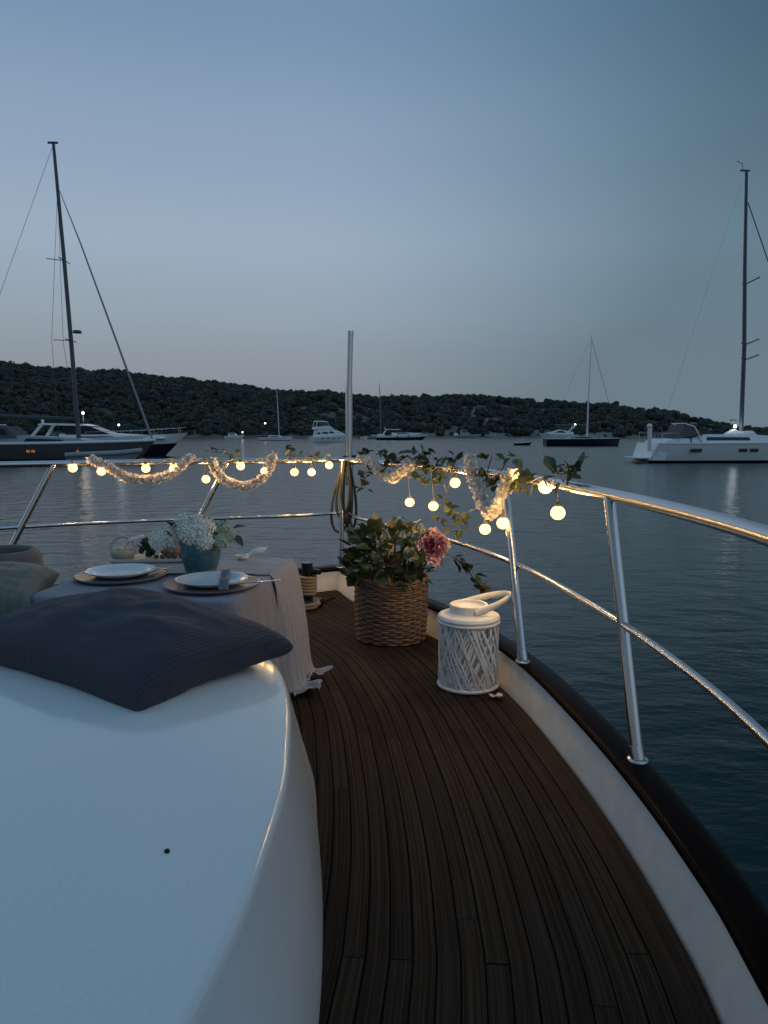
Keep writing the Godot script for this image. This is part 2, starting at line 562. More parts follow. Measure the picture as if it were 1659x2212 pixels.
func build_yacht() -> void:
	var y := thing("yacht", "foredeck of a motor yacht with teak side deck, white coachroof and steel guard rail", "yacht", BOW, BOAT_TURN)
	var edge := arc_sample(deck_edge(), 150)
	var cap := arc_sample(cap_edge(), 150)
	var N := edge.size()

	# hull
	var s := st()
	s.set_smooth_group(0)
	for side in [1.0, -1.0]:
		var prev := []
		for i in N:
			var q: Vector2 = cap[i]
			var col := []
			for r in [[0.095, 1.0, 0.0], [0.02, 0.985, 0.02], [-0.5, 0.93, 0.12], [-1.0, 0.86, 0.24], [-1.8, 0.74, 0.5]]:
				col.append(Vector3(q.y * r[1] * side, r[0], q.x + r[2]))
			if i > 0:
				for k in 4:
					if side > 0.0:
						quad(s, prev[k], prev[k + 1], col[k + 1], col[k])
					else:
						quad(s, col[k], col[k + 1], prev[k + 1], prev[k])
			prev = col
	part(s, "hull", M.dark_hull, y)

	# inner face of the bulwark, painted white
	for side in [1.0, -1.0]:
		s = st()
		s.set_smooth_group(0)
		var out := inward(edge, -0.035)
		for i in N - 1:
			var a := up3(edge[i], side, -0.03)
			var b := up3(edge[i + 1], side, -0.03)
			var c := up3(out[i + 1], side, 0.118)
			var d := up3(out[i], side, 0.118)
			if i == 0:
				d.x = 0.0
				a.x = 0.0
			if side > 0.0:
				quad(s, a, d, c, b)
			else:
				quad(s, b, c, d, a)
		part(s, "bulwark", M.bulwark, y)

	# varnished capping on top of it, with rounded edges
	for side in [1.0, -1.0]:
		s = st()
		s.set_smooth_group(0)
		var inn := inward(edge, -0.027)
		var ring_prev := []
		for i in N:
			var a: Vector2 = inn[i]
			var b: Vector2 = cap[i]
			if i == 0:
				a = Vector2(a.x, 0.0)
			var n := (b - a).normalized()
			var ring := []
			for r in [[0.012, 0.112, 0], [0.0, 0.120, 0], [0.003, 0.133, 0], [0.014, 0.138, 0], [-0.02, 0.138, 1], [-0.006, 0.132, 1], [0.0, 0.118, 1], [-0.01, 0.088, 1]]:
				var base: Vector2 = a if r[2] == 0 else b
				var q: Vector2 = base + n * (r[0] as float)
				if i == 0:
					q.y = 0.0
				ring.append(up3(q, side, r[1]))
			if i > 0:
				for k in 7:
					if side > 0.0:
						quad(s, ring_prev[k], ring_prev[k + 1], ring[k + 1], ring[k])
					else:
						quad(s, ring[k], ring[k + 1], ring_prev[k + 1], ring_prev[k])
			ring_prev = ring
		part(s, "capping", M.varnish, y)

	# deck: a black bed of caulking with planks on it
	s = st()
	s.set_smooth_group(-1)
	for i in N - 1:
		quad(s, up3(edge[i], -1, -0.007), up3(edge[i + 1], -1, -0.007), up3(edge[i + 1], 1, -0.007), up3(edge[i], 1, -0.007))
	var deck := part(s, "deck", M.caulk, y)
	var ro := roof_outline(0)
	var wdt := 0.0455
	for side in [1.0, -1.0]:
		# margin plank along the bulwark
		var cut := 0
		for piece in 4:
			var from := int(N * piece / 4.0)
			var to := mini(int(N * (piece + 1) / 4.0), N - 1)
			plank(edge.slice(from, to + 1), 0.003, 0.075, side, M.margin, "margin_plank", deck, 0.004 * piece)
		for k in 34:
			var off := 0.079 + k * wdt
			if side < 0.0 and k > 24:
				continue
			var line := inward(edge, off + wdt * 0.5)
			var runs := []
			var run := []
			var joint := rng.randi_range(12, 50)
			for i in N:
				var q: Vector2 = line[i]
				var ok := q.y > 0.075 and not inside_roof(q, ro) and (i == 0 or q.x > (line[i - 1] as Vector2).x)
				if ok:
					run.append(edge[i])
				if (not ok or i == joint) and run.size() > 1:
					runs.append(run)
					run = [edge[i]] if ok else []
					joint += rng.randi_range(30, 55)
				elif not ok:
					run = []
			if run.size() > 1:
				runs.append(run)
			for r in runs:
				var m: Material = M["teak%d" % rng.randi_range(0, 3)]
				plank_at(edge, r, off, off + wdt - 0.0038, side, m, "deck_plank", deck)
	# king plank on the centre line
	s = st()
	for j in 3:
		box(s, Vector3(0.135, 0.007, 0.66), Transform3D(Basis.IDENTITY, Vector3(0, -0.0035, 0.42 + j * 0.664)))
	part(s, "king_plank", M.teak1, deck)

	build_roof(y)
	build_rail(y)

	# mooring bitt with a rope turned round it, by the stem
	s = st()
	var at := Vector3(0.02, 0.0, 0.43)
	var bx := bw(Vector3.ZERO)
	box(s, Vector3(0.16, 0.035, 0.13), Transform3D(Basis.IDENTITY, at + Vector3(0, 0.0175, 0)), 0.008)
	tube(s, [at + Vector3(0, 0.03, 0), at + Vector3(0, 0.25, 0)], 0.033, 14)
	tube(s, [at + Vector3(-0.085, 0.20, 0), at + Vector3(0.085, 0.20, 0)], 0.016, 10)
	part(s, "mooring_bitt", M.dark_hull, y)

func plank_at(edge: Array, run: Array, a: float, b: float, side: float, m: Material, called: String, parent: Node) -> void:
	var i0 := edge.find(run[0])
	var i1 := edge.find(run[-1])
	plank_index(edge, i0, i1, a, b, side, m, called, parent)

func plank(run: Array, a: float, b: float, side: float, m: Material, called: String, parent: Node, _x: float) -> void:
	plank_index(run, 0, run.size() - 1, a, b, side, m, called, parent)

func plank_index(e: Array, i0: int, i1: int, a: float, b: float, side: float, m: Material, called: String, parent: Node) -> void:
	var A := inward(e, a)
	var B := inward(e, b)
	var s := st()
	s.set_smooth_group(-1)
	var drop := rng.randf_range(-0.0006, 0.0006)
	var u0 := rng.randf() * 7.0
	var v0 := rng.randf()
	var gap := 0.0012
	var along := 0.0
	for i in range(i0, i1):
		var a0 := up3(A[i], side, drop)
		var a1 := up3(A[i + 1], side, drop)
		var b0 := up3(B[i], side, drop)
		var b1 := up3(B[i + 1], side, drop)
		if i == i0:
			var d := (a1 - a0).normalized() * gap
			a0 += d
			b0 += d
		if i == i1 - 1:
			var d := (a1 - a0).normalized() * gap
			a1 -= d
			b1 -= d
		var l := a0.distance_to(a1)
		var t := [Vector2(u0 + along * 0.55, v0), Vector2(u0 + (along + l) * 0.55, v0), Vector2(u0 + (along + l) * 0.55, v0 + 0.16), Vector2(u0 + along * 0.55, v0 + 0.16)]
		along += l
		var down := Vector3(0, -0.0065, 0)
		if side > 0.0:
			quad_uv(s, [b0, b1, a1, a0], [t[3], t[2], t[1], t[0]])
			quad_uv(s, [b0 + down, b1 + down, b1, b0], t)
			quad_uv(s, [a1 + down, a0 + down, a0, a1], t)
		else:
			quad_uv(s, [a0, a1, b1, b0], t)
			quad_uv(s, [a0 + down, a1 + down, a1, a0], t)
			quad_uv(s, [b1 + down, b0 + down, b0, b1], t)
	part(s, called, m, parent)

func build_roof(y: Node3D) -> void:
	var o0 := arc_sample(roof_outline(0), 90)
	var o1 := arc_sample(roof_outline(1), 90)
	var s := st()
	s.set_smooth_group(0)
	# rows from the deck up over the shoulder and in to the middle
	var rows := []
	for i in 90:
		var a: Vector2 = o0[i]
		var b: Vector2 = o1[i]
		var c := Vector2(maxf(b.x, 2.235), 0.0)
		var row := []
		row.append(up3(a, 1, -0.01))
		row.append(up3(a.lerp(b, 0.06), 1, 0.03))
		row.append(up3(a.lerp(b, 0.45), 1, 0.16))
		row.append(up3(a.lerp(b, 0.86), 1, 0.30))
		# rounded shoulder
		var inn := inward(o1, 1.0)
		var nrm: Vector2 = ((inn[i] as Vector2) - b)
		row.append(up3(b + nrm * -0.004, 1, 0.325))
		row.append(up3(b + nrm * -0.0015, 1, 0.336))
		row.append(up3(b + nrm * 0.004, 1, 0.344))
		row.append(up3(b + nrm * 0.012, 1, 0.348))
		for f in [0.12, 0.17, 0.21, 0.26, 0.35, 0.55, 0.8, 1.0]:
			var q: Vector2 = (b + nrm * 0.012).lerp(Vector2(lerpf(b.x, 2.9 + 0.55 * (b.x - 2.235), 0.7) if i < 60 else b.x, 0.0), f)
			var hh: float = 0.348 + [0.022, 0.031, 0.038, 0.043, 0.046, 0.049, 0.050, 0.050][[0.12, 0.17, 0.21, 0.26, 0.35, 0.55, 0.8, 1.0].find(f)]
			row.append(up3(q, 1, hh))
		rows.append(row)
	for side in [1.0, -1.0]:
		for i in 89:
			for k in rows[0].size() - 1:
				var p := []
				for q in [rows[i][k], rows[i + 1][k], rows[i + 1][k + 1], rows[i][k + 1]]:
					p.append(Vector3(q.x * side, q.y, q.z))
				if side > 0.0:
					quad(s, p[1], p[0], p[3], p[2])
				else:
					quad(s, p[0], p[1], p[2], p[3])
	var r := part(s, "coachroof", M.gelcoat, y)
	# small drain hole in the roof
	s = st()
	lathe(s, [Vector2(0.0, 0.0015), Vector2(0.0035, 0.0015), Vector2(0.0042, 0.0005), Vector2(0.0042, -0.006)], 12, Transform3D(Basis.IDENTITY, Vector3(1.325, 0.3668, 3.31)))
	part(s, "drain_hole", M.hole, r)

func rail_path() -> Array:
	return [Vector3(0.0, 0.825, -0.105), Vector3(0.07, 0.825, -0.07), Vector3(0.184, 0.825, 0.093), Vector3(0.524, 0.825, 0.390), Vector3(0.883, 0.825, 0.690), Vector3(1.211, 0.825, 1.032), Vector3(1.489, 0.825, 1.407), Vector3(1.726, 0.825, 1.810), Vector3(1.940, 0.825, 2.225), Vector3(2.123, 0.825, 2.657), Vector3(2.259, 0.825, 3.106), Vector3(2.370, 0.825, 3.560), Vector3(2.444, 0.825, 4.019), Vector3(2.514, 0.825, 4.479), Vector3(2.545, 0.825, 4.945), Vector3(2.570, 0.825, 5.407), Vector3(2.595, 0.825, 5.869), Vector3(2.621, 0.825, 6.331)]

func build_rail(y: Node3D) -> void:
	var stb := rail_path()
	var port := stb.map(func(p): return Vector3(-p.x, p.y, p.z))
	port.reverse()
	var all := port.slice(0, port.size() - 1) + stb
	var s := st()
	tube(s, spline3(all, 8), 0.0175, 14)
	var g := part(s, "guard_rail", M.steel, y)
	# lower rails
	var low := [Vector3(0.0, 0.48, -0.11), Vector3(0.07, 0.48, -0.075), Vector3(0.187, 0.48, 0.090), Vector3(0.527, 0.48, 0.386), Vector3(0.887, 0.48, 0.686), Vector3(1.215, 0.48, 1.029), Vector3(1.493, 0.48, 1.405), Vector3(1.731, 0.48, 1.808), Vector3(1.945, 0.48, 2.223), Vector3(2.128, 0.48, 2.655), Vector3(2.264, 0.48, 3.105), Vector3(2.375, 0.48, 3.559), Vector3(2.449, 0.48, 4.018), Vector3(2.519, 0.48, 4.479), Vector3(2.550, 0.48, 4.944), Vector3(2.575, 0.48, 5.406), Vector3(2.600, 0.48, 5.869), Vector3(2.626, 0.48, 6.331)]
	s = st()
	tube(s, spline3(low, 8), 0.0105, 10)
	part(s, "lower_rail", M.steel, g)
	var lp := low.map(func(p): return Vector3(-p.x, p.y, p.z))
	s = st()
	tube(s, spline3(lp, 8), 0.0105, 10)
	part(s, "lower_rail", M.steel, g)
	# stanchions leaning forward and in
	for a in [[Vector3(1.943, 0.14, 2.18), Vector3(1.835, 0.82, 2.02)], [Vector3(1.487, 0.14, 1.455), Vector3(1.35, 0.82, 1.21)], [Vector3(-1.44, 0.14, 1.34), Vector3(-1.228, 0.82, 1.055)], [Vector3(-0.79, 0.14, 0.64), Vector3(-0.535, 0.82, 0.395)], [Vector3(2.43, 0.14, 3.75), Vector3(2.385, 0.82, 3.6)], [Vector3(0.0, 0.14, -0.06), Vector3(0.0, 0.82, -0.105)]]:
		s = st()
		var d: Vector3 = a[1] - a[0]
		tube(s, [a[0], a[1]], 0.0165, 14)
		tube(s, [a[0] + d * 0.005, a[0] + d * 0.05], 0.0195, 14)
		lathe(s, [Vector2(0.0, 0.006), Vector2(0.026, 0.006), Vector2(0.028, 0.003), Vector2(0.028, 0.0)], 18, Transform3D(Basis.IDENTITY, a[0] + Vector3(0, -0.003, 0)))
		part(s, "stanchion", M.steel, g)
	# bare staff at the stem, in two diameters
	s = st()
	var f := Vector3(0.022, 0.66, -0.14)
	tube(s, [f, f + Vector3(0.004, 0.60, 0), f + Vector3(0.006, 0.66, 0), f + Vector3(0.016, 0.945, 0)], [0.0235, 0.0225, 0.019, 0.0185], 16)
	tube(s, [f + Vector3(0.0165, 0.945, 0), f + Vector3(0.017, 0.97, 0)], [0.021, 0.0205], 16)
	tube(s, [f + Vector3(0, 0.07, 0), f + Vector3(0, 0.14, 0)], 0.03, 16)
	part(s, "bow_staff", M.steel, y)

# ------------------------------------------------------------------ boats at anchor
# a hull with its stern at x = 0 and its bow at x = length, y = 0 on the water
func hull_rows(length: float, beam: float, fb: float, bow_up: float, rake: float, stern := 0.85, transom := 0.0) -> Array:
	var rows := []
	for i in 25:
		var t := i / 24.0
		var b := beam / 2.0
		if t > 0.45:
			b *= 1.0 - pow((t - 0.45) / 0.55, 2.3)
		else:
			b *= lerpf(stern, 1.0, sin(t / 0.45 * PI / 2))
		b = maxf(b, 0.02)
		var h := fb + bow_up * pow(t, 2.0)
		var row := []
		for r in [[-0.35, 0.55], [0.0, 0.80], [0.12, 0.83], [0.55, 0.94], [1.0, 1.0]]:
			var yy: float = r[0] * (h if r[0] > 0.0 else 1.0)
			var k: float = clampf(yy / h, 0.0, 1.0)
			row.append(Vector3(t * length - rake * (1.0 - k) * pow(t, 5.0) + transom * (1.0 - k) * pow(1.0 - t, 5.0), yy, b * r[1]))
		rows.append(row)
	return rows

func hull_shell(s: SurfaceTool, rows: Array, from: int, to: int) -> void:
	s.set_smooth_group(0)
	for side in [1.0, -1.0]:
		var mir := Vector3(1, 1, side)
		for i in 24:
			for k in range(from, to):
				if side > 0.0:
					quad(s, rows[i][k], rows[i + 1][k], rows[i + 1][k + 1], rows[i][k + 1])
				else:
					quad(s, rows[i + 1][k] * mir, rows[i][k] * mir, rows[i][k + 1] * mir, rows[i + 1][k + 1] * mir)
	s.set_smooth_group(1)
	for k in range(from, to):
		var m := Vector3(1, 1, -1)
		quad(s, rows[0][k] * m, rows[0][k], rows[0][k + 1], rows[0][k + 1] * m)

func boat_hull(t: Node3D, rows: Array, hullm: Material, bootm: Material, deckm: Material) -> void:
	var s := st()
	hull_shell(s, rows, 0, 2)
	part(s, "boot_stripe", bootm, t)
	s = st()
	hull_shell(s, rows, 2, 4)
	part(s, "hull", hullm, t)
	s = st()
	s.set_smooth_group(-1)
	var m := Vector3(1, 1, -1)
	for i in 24:
		var d := Vector3(0, -0.03, 0)
		quad(s, rows[i][4] + d, rows[i + 1][4] + d, rows[i + 1][4] * m + d, rows[i][4] * m + d)
	part(s, "deck", deckm, t)
	s = st()
	for side in [1.0, -1.0]:
		var p := []
		for i in 25:
			p.append((rows[i][4] as Vector3) * Vector3(1, 1, side))
		tube(s, p, 0.045, 6)
	part(s, "rubbing_strip", M.boat_white, t)

# a cabin from its side profile, narrower towards the top
func cabin(t: Node3D, called: String, prof: Array, wlow: float, whigh: float, m: Material) -> MeshInstance3D:
	var s := st()
	s.set_smooth_group(-1)
	var lo := 1e9
	var hi := -1e9
	for p in prof:
		lo = minf(lo, p.y)
		hi = maxf(hi, p.y)
	var P := []
	for p in prof:
		var w := lerpf(wlow, whigh, (p.y - lo) / maxf(hi - lo, 0.01)) / 2.0
		P.append(Vector3(p.x, p.y, w))
	var tris := Geometry2D.triangulate_polygon(PackedVector2Array(prof))
	for k in range(0, tris.size(), 3):
		var a: Vector3 = P[tris[k]]
		var b: Vector3 = P[tris[k + 1]]
		var c: Vector3 = P[tris[k + 2]]
		tri(s, a, b, c)
		var f := Vector3(1, 1, -1)
		tri(s, a * f, c * f, b * f)
	for k in P.size():
		var a: Vector3 = P[k]
		var b: Vector3 = P[(k + 1) % P.size()]
		var f := Vector3(1, 1, -1)
		quad(s, a, a * f, b * f, b)
	return part(s, called, m, t)

# panes on both sides of a cabin
func panes(t: Node3D, prof: Array, wlow: float, whigh: float, ylow: float, yhigh: float, m: Material, called := "window") -> void:
	for side in [1.0, -1.0]:
		var s := st()
		s.set_smooth_group(-1)
		var P := []
		for p in prof:
			P.append(Vector3(p.x, p.y, (lerpf(wlow, whigh, (p.y - ylow) / (yhigh - ylow)) / 2.0 + 0.02) * side))
		for k in range(1, P.size() - 1):
			tri(s, P[0], P[k], P[k + 1])
		var n := P.size()
		for k in n:
			var a: Vector3 = P[k]
			var b: Vector3 = P[(k + 1) % n]
			var d := Vector3(0, 0, -0.05 * side)
			quad(s, a, b, b + d, a + d)
		part(s, called, m, t)

func line(t: Node3D, called: String, pts: Array, r, m: Material) -> MeshInstance3D:
	var s := st()
	tube(s, pts, r, 6)
	return part(s, called, m, t)

func lamp(t: Node3D, at: Vector3, r: float, col: Color, strength: float, energy: float) -> void:
	var s := st()
	ball(s, Vector3.ZERO, Vector3(r, r, r), 10, 6)
	var m := mat(Color(0.9, 0.9, 0.85), 0.5)
	m.emission_enabled = true
	m.emission = col
	m.emission_energy_multiplier = strength
	var o := part(s, "lamp", m, t)
	o.position = at
	var l := OmniLight3D.new()
	l.name = "lamp_glow"
	l.light_color = col
	l.light_energy = energy
	l.light_size = r
	l.omni_range = 12.0
	l.omni_attenuation = 2.0
	l.shadow_enabled = true
	l.position = at
	t.add_child(l)

func sea_thing(called: String, label: String, at: Vector2, turn: float, group := "boats at anchor") -> Node3D:
	return thing(called, label, "boat", Vector3(at.x, WATER, at.y), turn, group)

func build_far_boats() -> void:
	# --- sailing yacht with dark hull, its bow to the right
	var t := sea_thing("sailing_yacht", "large dark-hulled sailing yacht with tall raked mast, furled jib and lit hull ports", Vector2(-37.1, -62.8), 2.0)
	var L := 17.6
	var rows := hull_rows(L, 4.8, 1.35, 0.28, 1.4, 0.8, 0.9)
	boat_hull(t, rows, M.slate, M.navy, M.boat_grey)
	for side in [1.0, -1.0]:
		var toe := []
		for i in 25:
			toe.append((rows[i][4] as Vector3) * Vector3(1, 1, side) + Vector3(0, 0.06, 0))
		line(t, "toe_rail", toe, 0.13, M.boat_white)
	cabin(t, "deck_house", [Vector2(3.4, 1.3), Vector2(13.4, 1.42), Vector2(11.6, 1.85), Vector2(8.0, 2.05), Vector2(6.6, 2.1), Vector2(3.4, 1.85)], 3.2, 2.4, M.boat_grey)
	panes(t, [Vector2(7.2, 1.6), Vector2(10.6, 1.62), Vector2(10.2, 1.78), Vector2(7.4, 1.88)], 3.2, 2.4, 1.3, 2.1, M.window)
	cabin(t, "spray_hood", [Vector2(3.7, 1.8), Vector2(6.6, 2.0), Vector2(5.7, 2.85), Vector2(4.0, 2.95)], 3.0, 2.5, M.canvas)
	panes(t, [Vector2(4.5, 2.1), Vector2(6.0, 2.15), Vector2(5.5, 2.7), Vector2(4.6, 2.75)], 3.0, 2.5, 1.8, 2.95, M.window)
	line(t, "hood_frame", [Vector3(3.5, 1.7, 1.45), Vector3(4.6, 2.95, 1.25), Vector3(4.6, 3.0, -1.25), Vector3(3.5, 1.7, -1.45)], 0.06, M.boat_white)
	cabin(t, "bimini", [Vector2(-0.2, 3.0), Vector2(3.6, 3.02), Vector2(3.5, 3.12), Vector2(-0.1, 3.1)], 3.0, 2.8, M.canvas)
	line(t, "bimini_frame", [Vector3(1.8, 1.3, 1.6), Vector3(0.6, 3.05, 1.45)], 0.04, M.boat_white)
	line(t, "bimini_frame", [Vector3(1.8, 1.3, -1.6), Vector3(0.6, 3.05, -1.45)], 0.04, M.boat_white)
	var mast := line(t, "mast", [Vector3(11.2, 1.6, 0), Vector3(10.95, 9.0, 0), Vector3(10.62, 17.0, 0), Vector3(10.2, 25.75, 0)], [0.19, 0.18, 0.16, 0.12], M.dark_spar)
	line(mast, "masthead", [Vector3(9.75, 25.8, 0), Vector3(10.55, 25.8, 0)], 0.09, M.dark_spar)
	for h in [[10.0, 10.9], [16.5, 10.65], [6.5, 11.02]]:
		line(mast, "spreader", [Vector3(h[1], h[0], -1.2), Vector3(h[1], h[0], 1.2)], 0.04, M.dark_spar)
		line(mast, "spreader", [Vector3(h[1], h[0], 0), Vector3(h[1] - 1.1, h[0] - 0.05, 0.9)], 0.035, M.dark_spar)
	var sr := st()
	lathe(sr, [Vector2(0.0, 0.26), Vector2(0.3, 0.24), Vector2(0.36, 0.12), Vector2(0.33, 0.0), Vector2(0, 0)], 14, Transform3D(Basis.IDENTITY, Vector3(11.45, 10.6, 0)))
	part(sr, "radar_dome", M.dark_spar, mast)
	line(t, "forestay", [Vector3(10.32, 22.6, 0), Vector3(12.0, 18.0, 0), Vector3(14.8, 9.6, 0), Vector3(17.15, 2.4, 0), Vector3(17.45, 1.6, 0)], [0.025, 0.06, 0.085, 0.11, 0.05], M.spar)
	line(t, "backstay", [Vector3(10.2, 25.7, 0), Vector3(0.2, 1.5, 0)], 0.016, M.wire)
	line(t, "shroud", [Vector3(10.35, 22.0, 0), Vector3(9.8, 10.0, 1.2), Vector3(10.4, 1.5, 2.2)], 0.016, M.wire)
	line(t, "shroud", [Vector3(10.35, 22.0, 0), Vector3(9.8, 10.0, -1.2), Vector3(10.4, 1.5, -2.2)], 0.016, M.wire)
	line(t, "boom", [Vector3(11.1, 3.5, 0), Vector3(4.4, 3.75, 0)], [0.16, 0.2], M.canvas)
	for px in [3.2, 7.9, 8.3, 11.9]:
		var port := mat(Color(0.5, 0.3, 0.2), 0.4)
		port.emission_enabled = true
		port.emission = Color(1.0, 0.55, 0.28)
		port.emission_energy_multiplier = 0.3
		var ps := st()
		box(ps, Vector3(0.28 if px < 9.0 else 0.16, 0.2, 0.06), Transform3D(Basis.IDENTITY, Vector3(px, 0.82, 2.29 if px > 4.0 else 2.17)), 0.015)
		part(ps, "lit_port_window", port, t)

	# --- white sports cruiser with a dark underbody, lying behind it
	t = sea_thing("sports_cruiser", "white sports cruiser with dark lower hull moored behind the tall-masted dark yacht", Vector2(-37.4, -75.6), 1.0)
	sports_cruiser(t, 17.4, 4.6, 1.7)
	lamp(t, Vector3(7.0, 4.3, 0.3), 0.13, Color(1.0, 0.93, 0.8), 9.0, 0.6)
	line(t, "lamp_post", [Vector3(7.0, 3.4, 0.3), Vector3(7.0, 4.25, 0.3)], 0.03, M.boat_white)
	lamp(t, Vector3(10.75, 3.1, 0.9), 0.11, Color(0.9, 0.95, 1.0), 4.0, 0.3)

	# --- grey tender tied between them
	t = sea_thing("tender", "grey tender with rounded bow tied beside the dark-hulled sailing yacht", Vector2(-24.9, -58.8), 3.0)
	rows = hull_rows(5.6, 2.0, 0.55, 0.25, 0.7)
	boat_hull(t, rows, M.boat_grey, M.navy, M.canvas)
	var ts := st()
	tube(ts, spline3([Vector3(0, 0.6, 0.85), Vector3(3.2, 0.72, 0.95), Vector3(4.8, 0.85, 0.6), Vector3(5.5, 0.95, 0.0), Vector3(4.8, 0.85, -0.6), Vector3(3.2, 0.72, -0.95), Vector3(0, 0.6, -0.85)], 6), 0.2, 10)
	part(ts, "inflated_tube", M.boat_grey, t)

	# --- small white cuddy boat with a stern light
	t = sea_thing("cuddy_boat", "small white cuddy boat with a stern light, lying off the wooded shore", Vector2(-54.6, -255.0), 4.0)
	rows = hull_rows(6.6, 2.5, 0.95, 0.3, 0.6)
	boat_hull(t, rows, M.boat_white, M.boat_grey, M.boat_white)
	cabin(t, "cuddy", [Vector2(1.2, 0.9), Vector2(4.4, 1.0), Vector2(3.6, 2.0), Vector2(1.5, 2.05)], 2.0, 1.6, M.boat_white)
	panes(t, [Vector2(1.7, 1.45), Vector2(3.7, 1.45), Vector2(3.4, 1.85), Vector2(1.8, 1.85)], 2.0, 1.6, 0.9, 2.05, M.window)
	line(t, "lamp_post", [Vector3(6.1, 1.1, 0), Vector3(6.1, 2.2, 0)], 0.06, M.boat_white)
	lamp(t, Vector3(6.1, 2.3, 0), 0.22, Color(1, 0.97, 0.9), 6.0, 0.8)

	# --- dark launch with a masthead light
	t = sea_thing("launch", "small dark launch with a white masthead light, close under the wooded shore", Vector2(-48.5, -285.0), 0.0)
	rows = hull_rows(7.0, 2.4, 0.9, 0.3, 0.5)
	boat_hull(t, rows, M.navy, M.navy, M.canvas)
	cabin(t, "wheel_house", [Vector2(2.0, 0.9), Vector2(4.4, 0.9), Vector2(4.1, 2.2), Vector2(2.2, 2.2)], 1.8, 1.6, M.canvas)
	line(t, "mast", [Vector3(3.1, 2.1, 0), Vector3(3.1, 5.6, 0)], 0.05, M.dark_spar)
	lamp(t, Vector3(3.1, 5.7, 0), 0.3, Color(1, 0.97, 0.9), 8.0, 1.0)

	# --- small pale sloops
	sloop("pale white sloop with bare mast between the cuddy boat and the flybridge yacht", Vector2(-34.4, -203.0), 2.0, 9.6, 14.0, M.boat_white, M.boat_white)
	sloop("sloop half hidden behind the dark-bottomed cruiser, only its mast standing clear", Vector2(-6.5, -250.0), -4.0, 9.0, 18.5, M.boat_grey, M.boat_grey)

	# --- flybridge yacht
	t = sea_thing("flybridge_yacht", "white flybridge motor yacht with rounded upper deck and oval side windows", Vector2(-17.4, -178.0), 24.0)
	rows = hull_rows(10.4, 3.9, 1.2, 0.55, 1.1, 0.95)
	boat_hull(t, rows, M.boat_white, M.boat_white, M.boat_white)
	cabin(t, "saloon", [Vector2(0.9, 1.2), Vector2(8.8, 1.62), Vector2(7.4, 2.2), Vector2(6.0, 2.85), Vector2(4.6, 3.15), Vector2(1.2, 3.1)], 3.4, 2.6, M.boat_white)
	cabin(t, "flybridge", [Vector2(0.6, 3.05), Vector2(5.4, 3.05), Vector2(4.4, 3.75), Vector2(3.4, 3.85), Vector2(0.8, 3.5)], 3.0, 2.8, M.boat_white)
	cabin(t, "hard_top", [Vector2(0.9, 4.85), Vector2(4.0, 4.75), Vector2(3.4, 4.98), Vector2(1.4, 5.05)], 2.7, 2.4, M.boat_white)
	panes(t, [Vector2(1.6, 3.9), Vector2(3.9, 3.95), Vector2(3.7, 4.7), Vector2(1.5, 4.8)], 2.7, 2.4, 3.8, 5.0, M.window)
	for zz in [1.2, -1.2]:
		line(t, "top_strut", [Vector3(0.8, 3.4, zz), Vector3(1.2, 4.9, zz)], 0.12, M.boat_white)
		line(t, "top_strut", [Vector3(4.2, 3.6, zz), Vector3(3.7, 4.8, zz)], 0.06, M.boat_white)
	for w in [[Vector2(1.4, 2.0), 0.5], [Vector2(3.0, 2.1), 0.9], [Vector2(4.6, 2.2), 0.7]]:
		var c: Vector2 = w[0]
		var hw: float = w[1]
		panes(t, [c + Vector2(-hw, -0.1), c + Vector2(hw * 0.7, -0.22), c + Vector2(hw, 0.1), c + Vector2(hw * 0.4, 0.34), c + Vector2(-hw * 0.7, 0.3)], 3.4, 2.6, 1.2, 3.15, M.window)
	for px in [2.2, 3.6, 5.0, 6.4]:
		var ps := st()
		box(ps, Vector3(0.5, 0.24, 0.06), Transform3D(Basis.IDENTITY, Vector3(px, 0.85, 1.93 if px < 6.0 else 1.78)), 0.02)
		part(ps, "hull_port", M.window, t)
	line(t, "bow_rail", [Vector3(5.0, 2.2, 1.8), Vector3(8.0, 2.4, 1.25), Vector3(10.0, 2.45, 0.2)], 0.03, M.steel)

	# --- white dinghy
	t = sea_thing("dinghy", "tiny white dinghy with a dark outboard beside the flybridge yacht", Vector2(-8.0, -245.0), 0.0)
	rows = hull_rows(2.7, 1.4, 0.7, 0.35, 0.3)
	boat_hull(t, rows, M.boat_white, M.boat_white, M.boat_grey)
	cabin(t, "outboard", [Vector2(-0.4, -0.2), Vector2(0.0, -0.2), Vector2(0.1, 0.9), Vector2(-0.45, 0.9)], 0.4, 0.4, M.dark_hull)

	# --- dark-bottomed open cruiser
	t = sea_thing("open_cruiser", "white open cruiser with black hull band and long pointed bow near the shore", Vector2(-2.4, -226.0), 2.0)
	sports_cruiser(t, 16.4, 4.2)

	# --- pale workboat
	t = sea_thing("work_boat", "pale grey cabin boat with low wheelhouse beneath the rocky shore", Vector2(27.2, -292.0), 0.0)
	rows = hull_rows(11.0, 3.4, 1.0, 0.5, 0.8)
	boat_hull(t, rows, M.boat_grey, M.boat_grey, M.boat_grey)
	cabin(t, "wheel_house", [Vector2(2.6, 1.0), Vector2(7.0, 1.05), Vector2(6.2, 2.1), Vector2(5.3, 2.2), Vector2(5.0, 3.2), Vector2(3.0, 3.2)], 2.6, 2.2, M.boat_grey)
	panes(t, [Vector2(3.3, 2.2), Vector2(4.9, 2.2), Vector2(4.75, 2.9), Vector2(3.3, 2.9)], 2.6, 2.2, 1.0, 3.2, M.window)
	cabin(t, "stern_seat", [Vector2(0.2, 1.0), Vector2(1.8, 1.0), Vector2(1.6, 2.0), Vector2(0.4, 2.1)], 2.6, 2.4, M.boat_white)
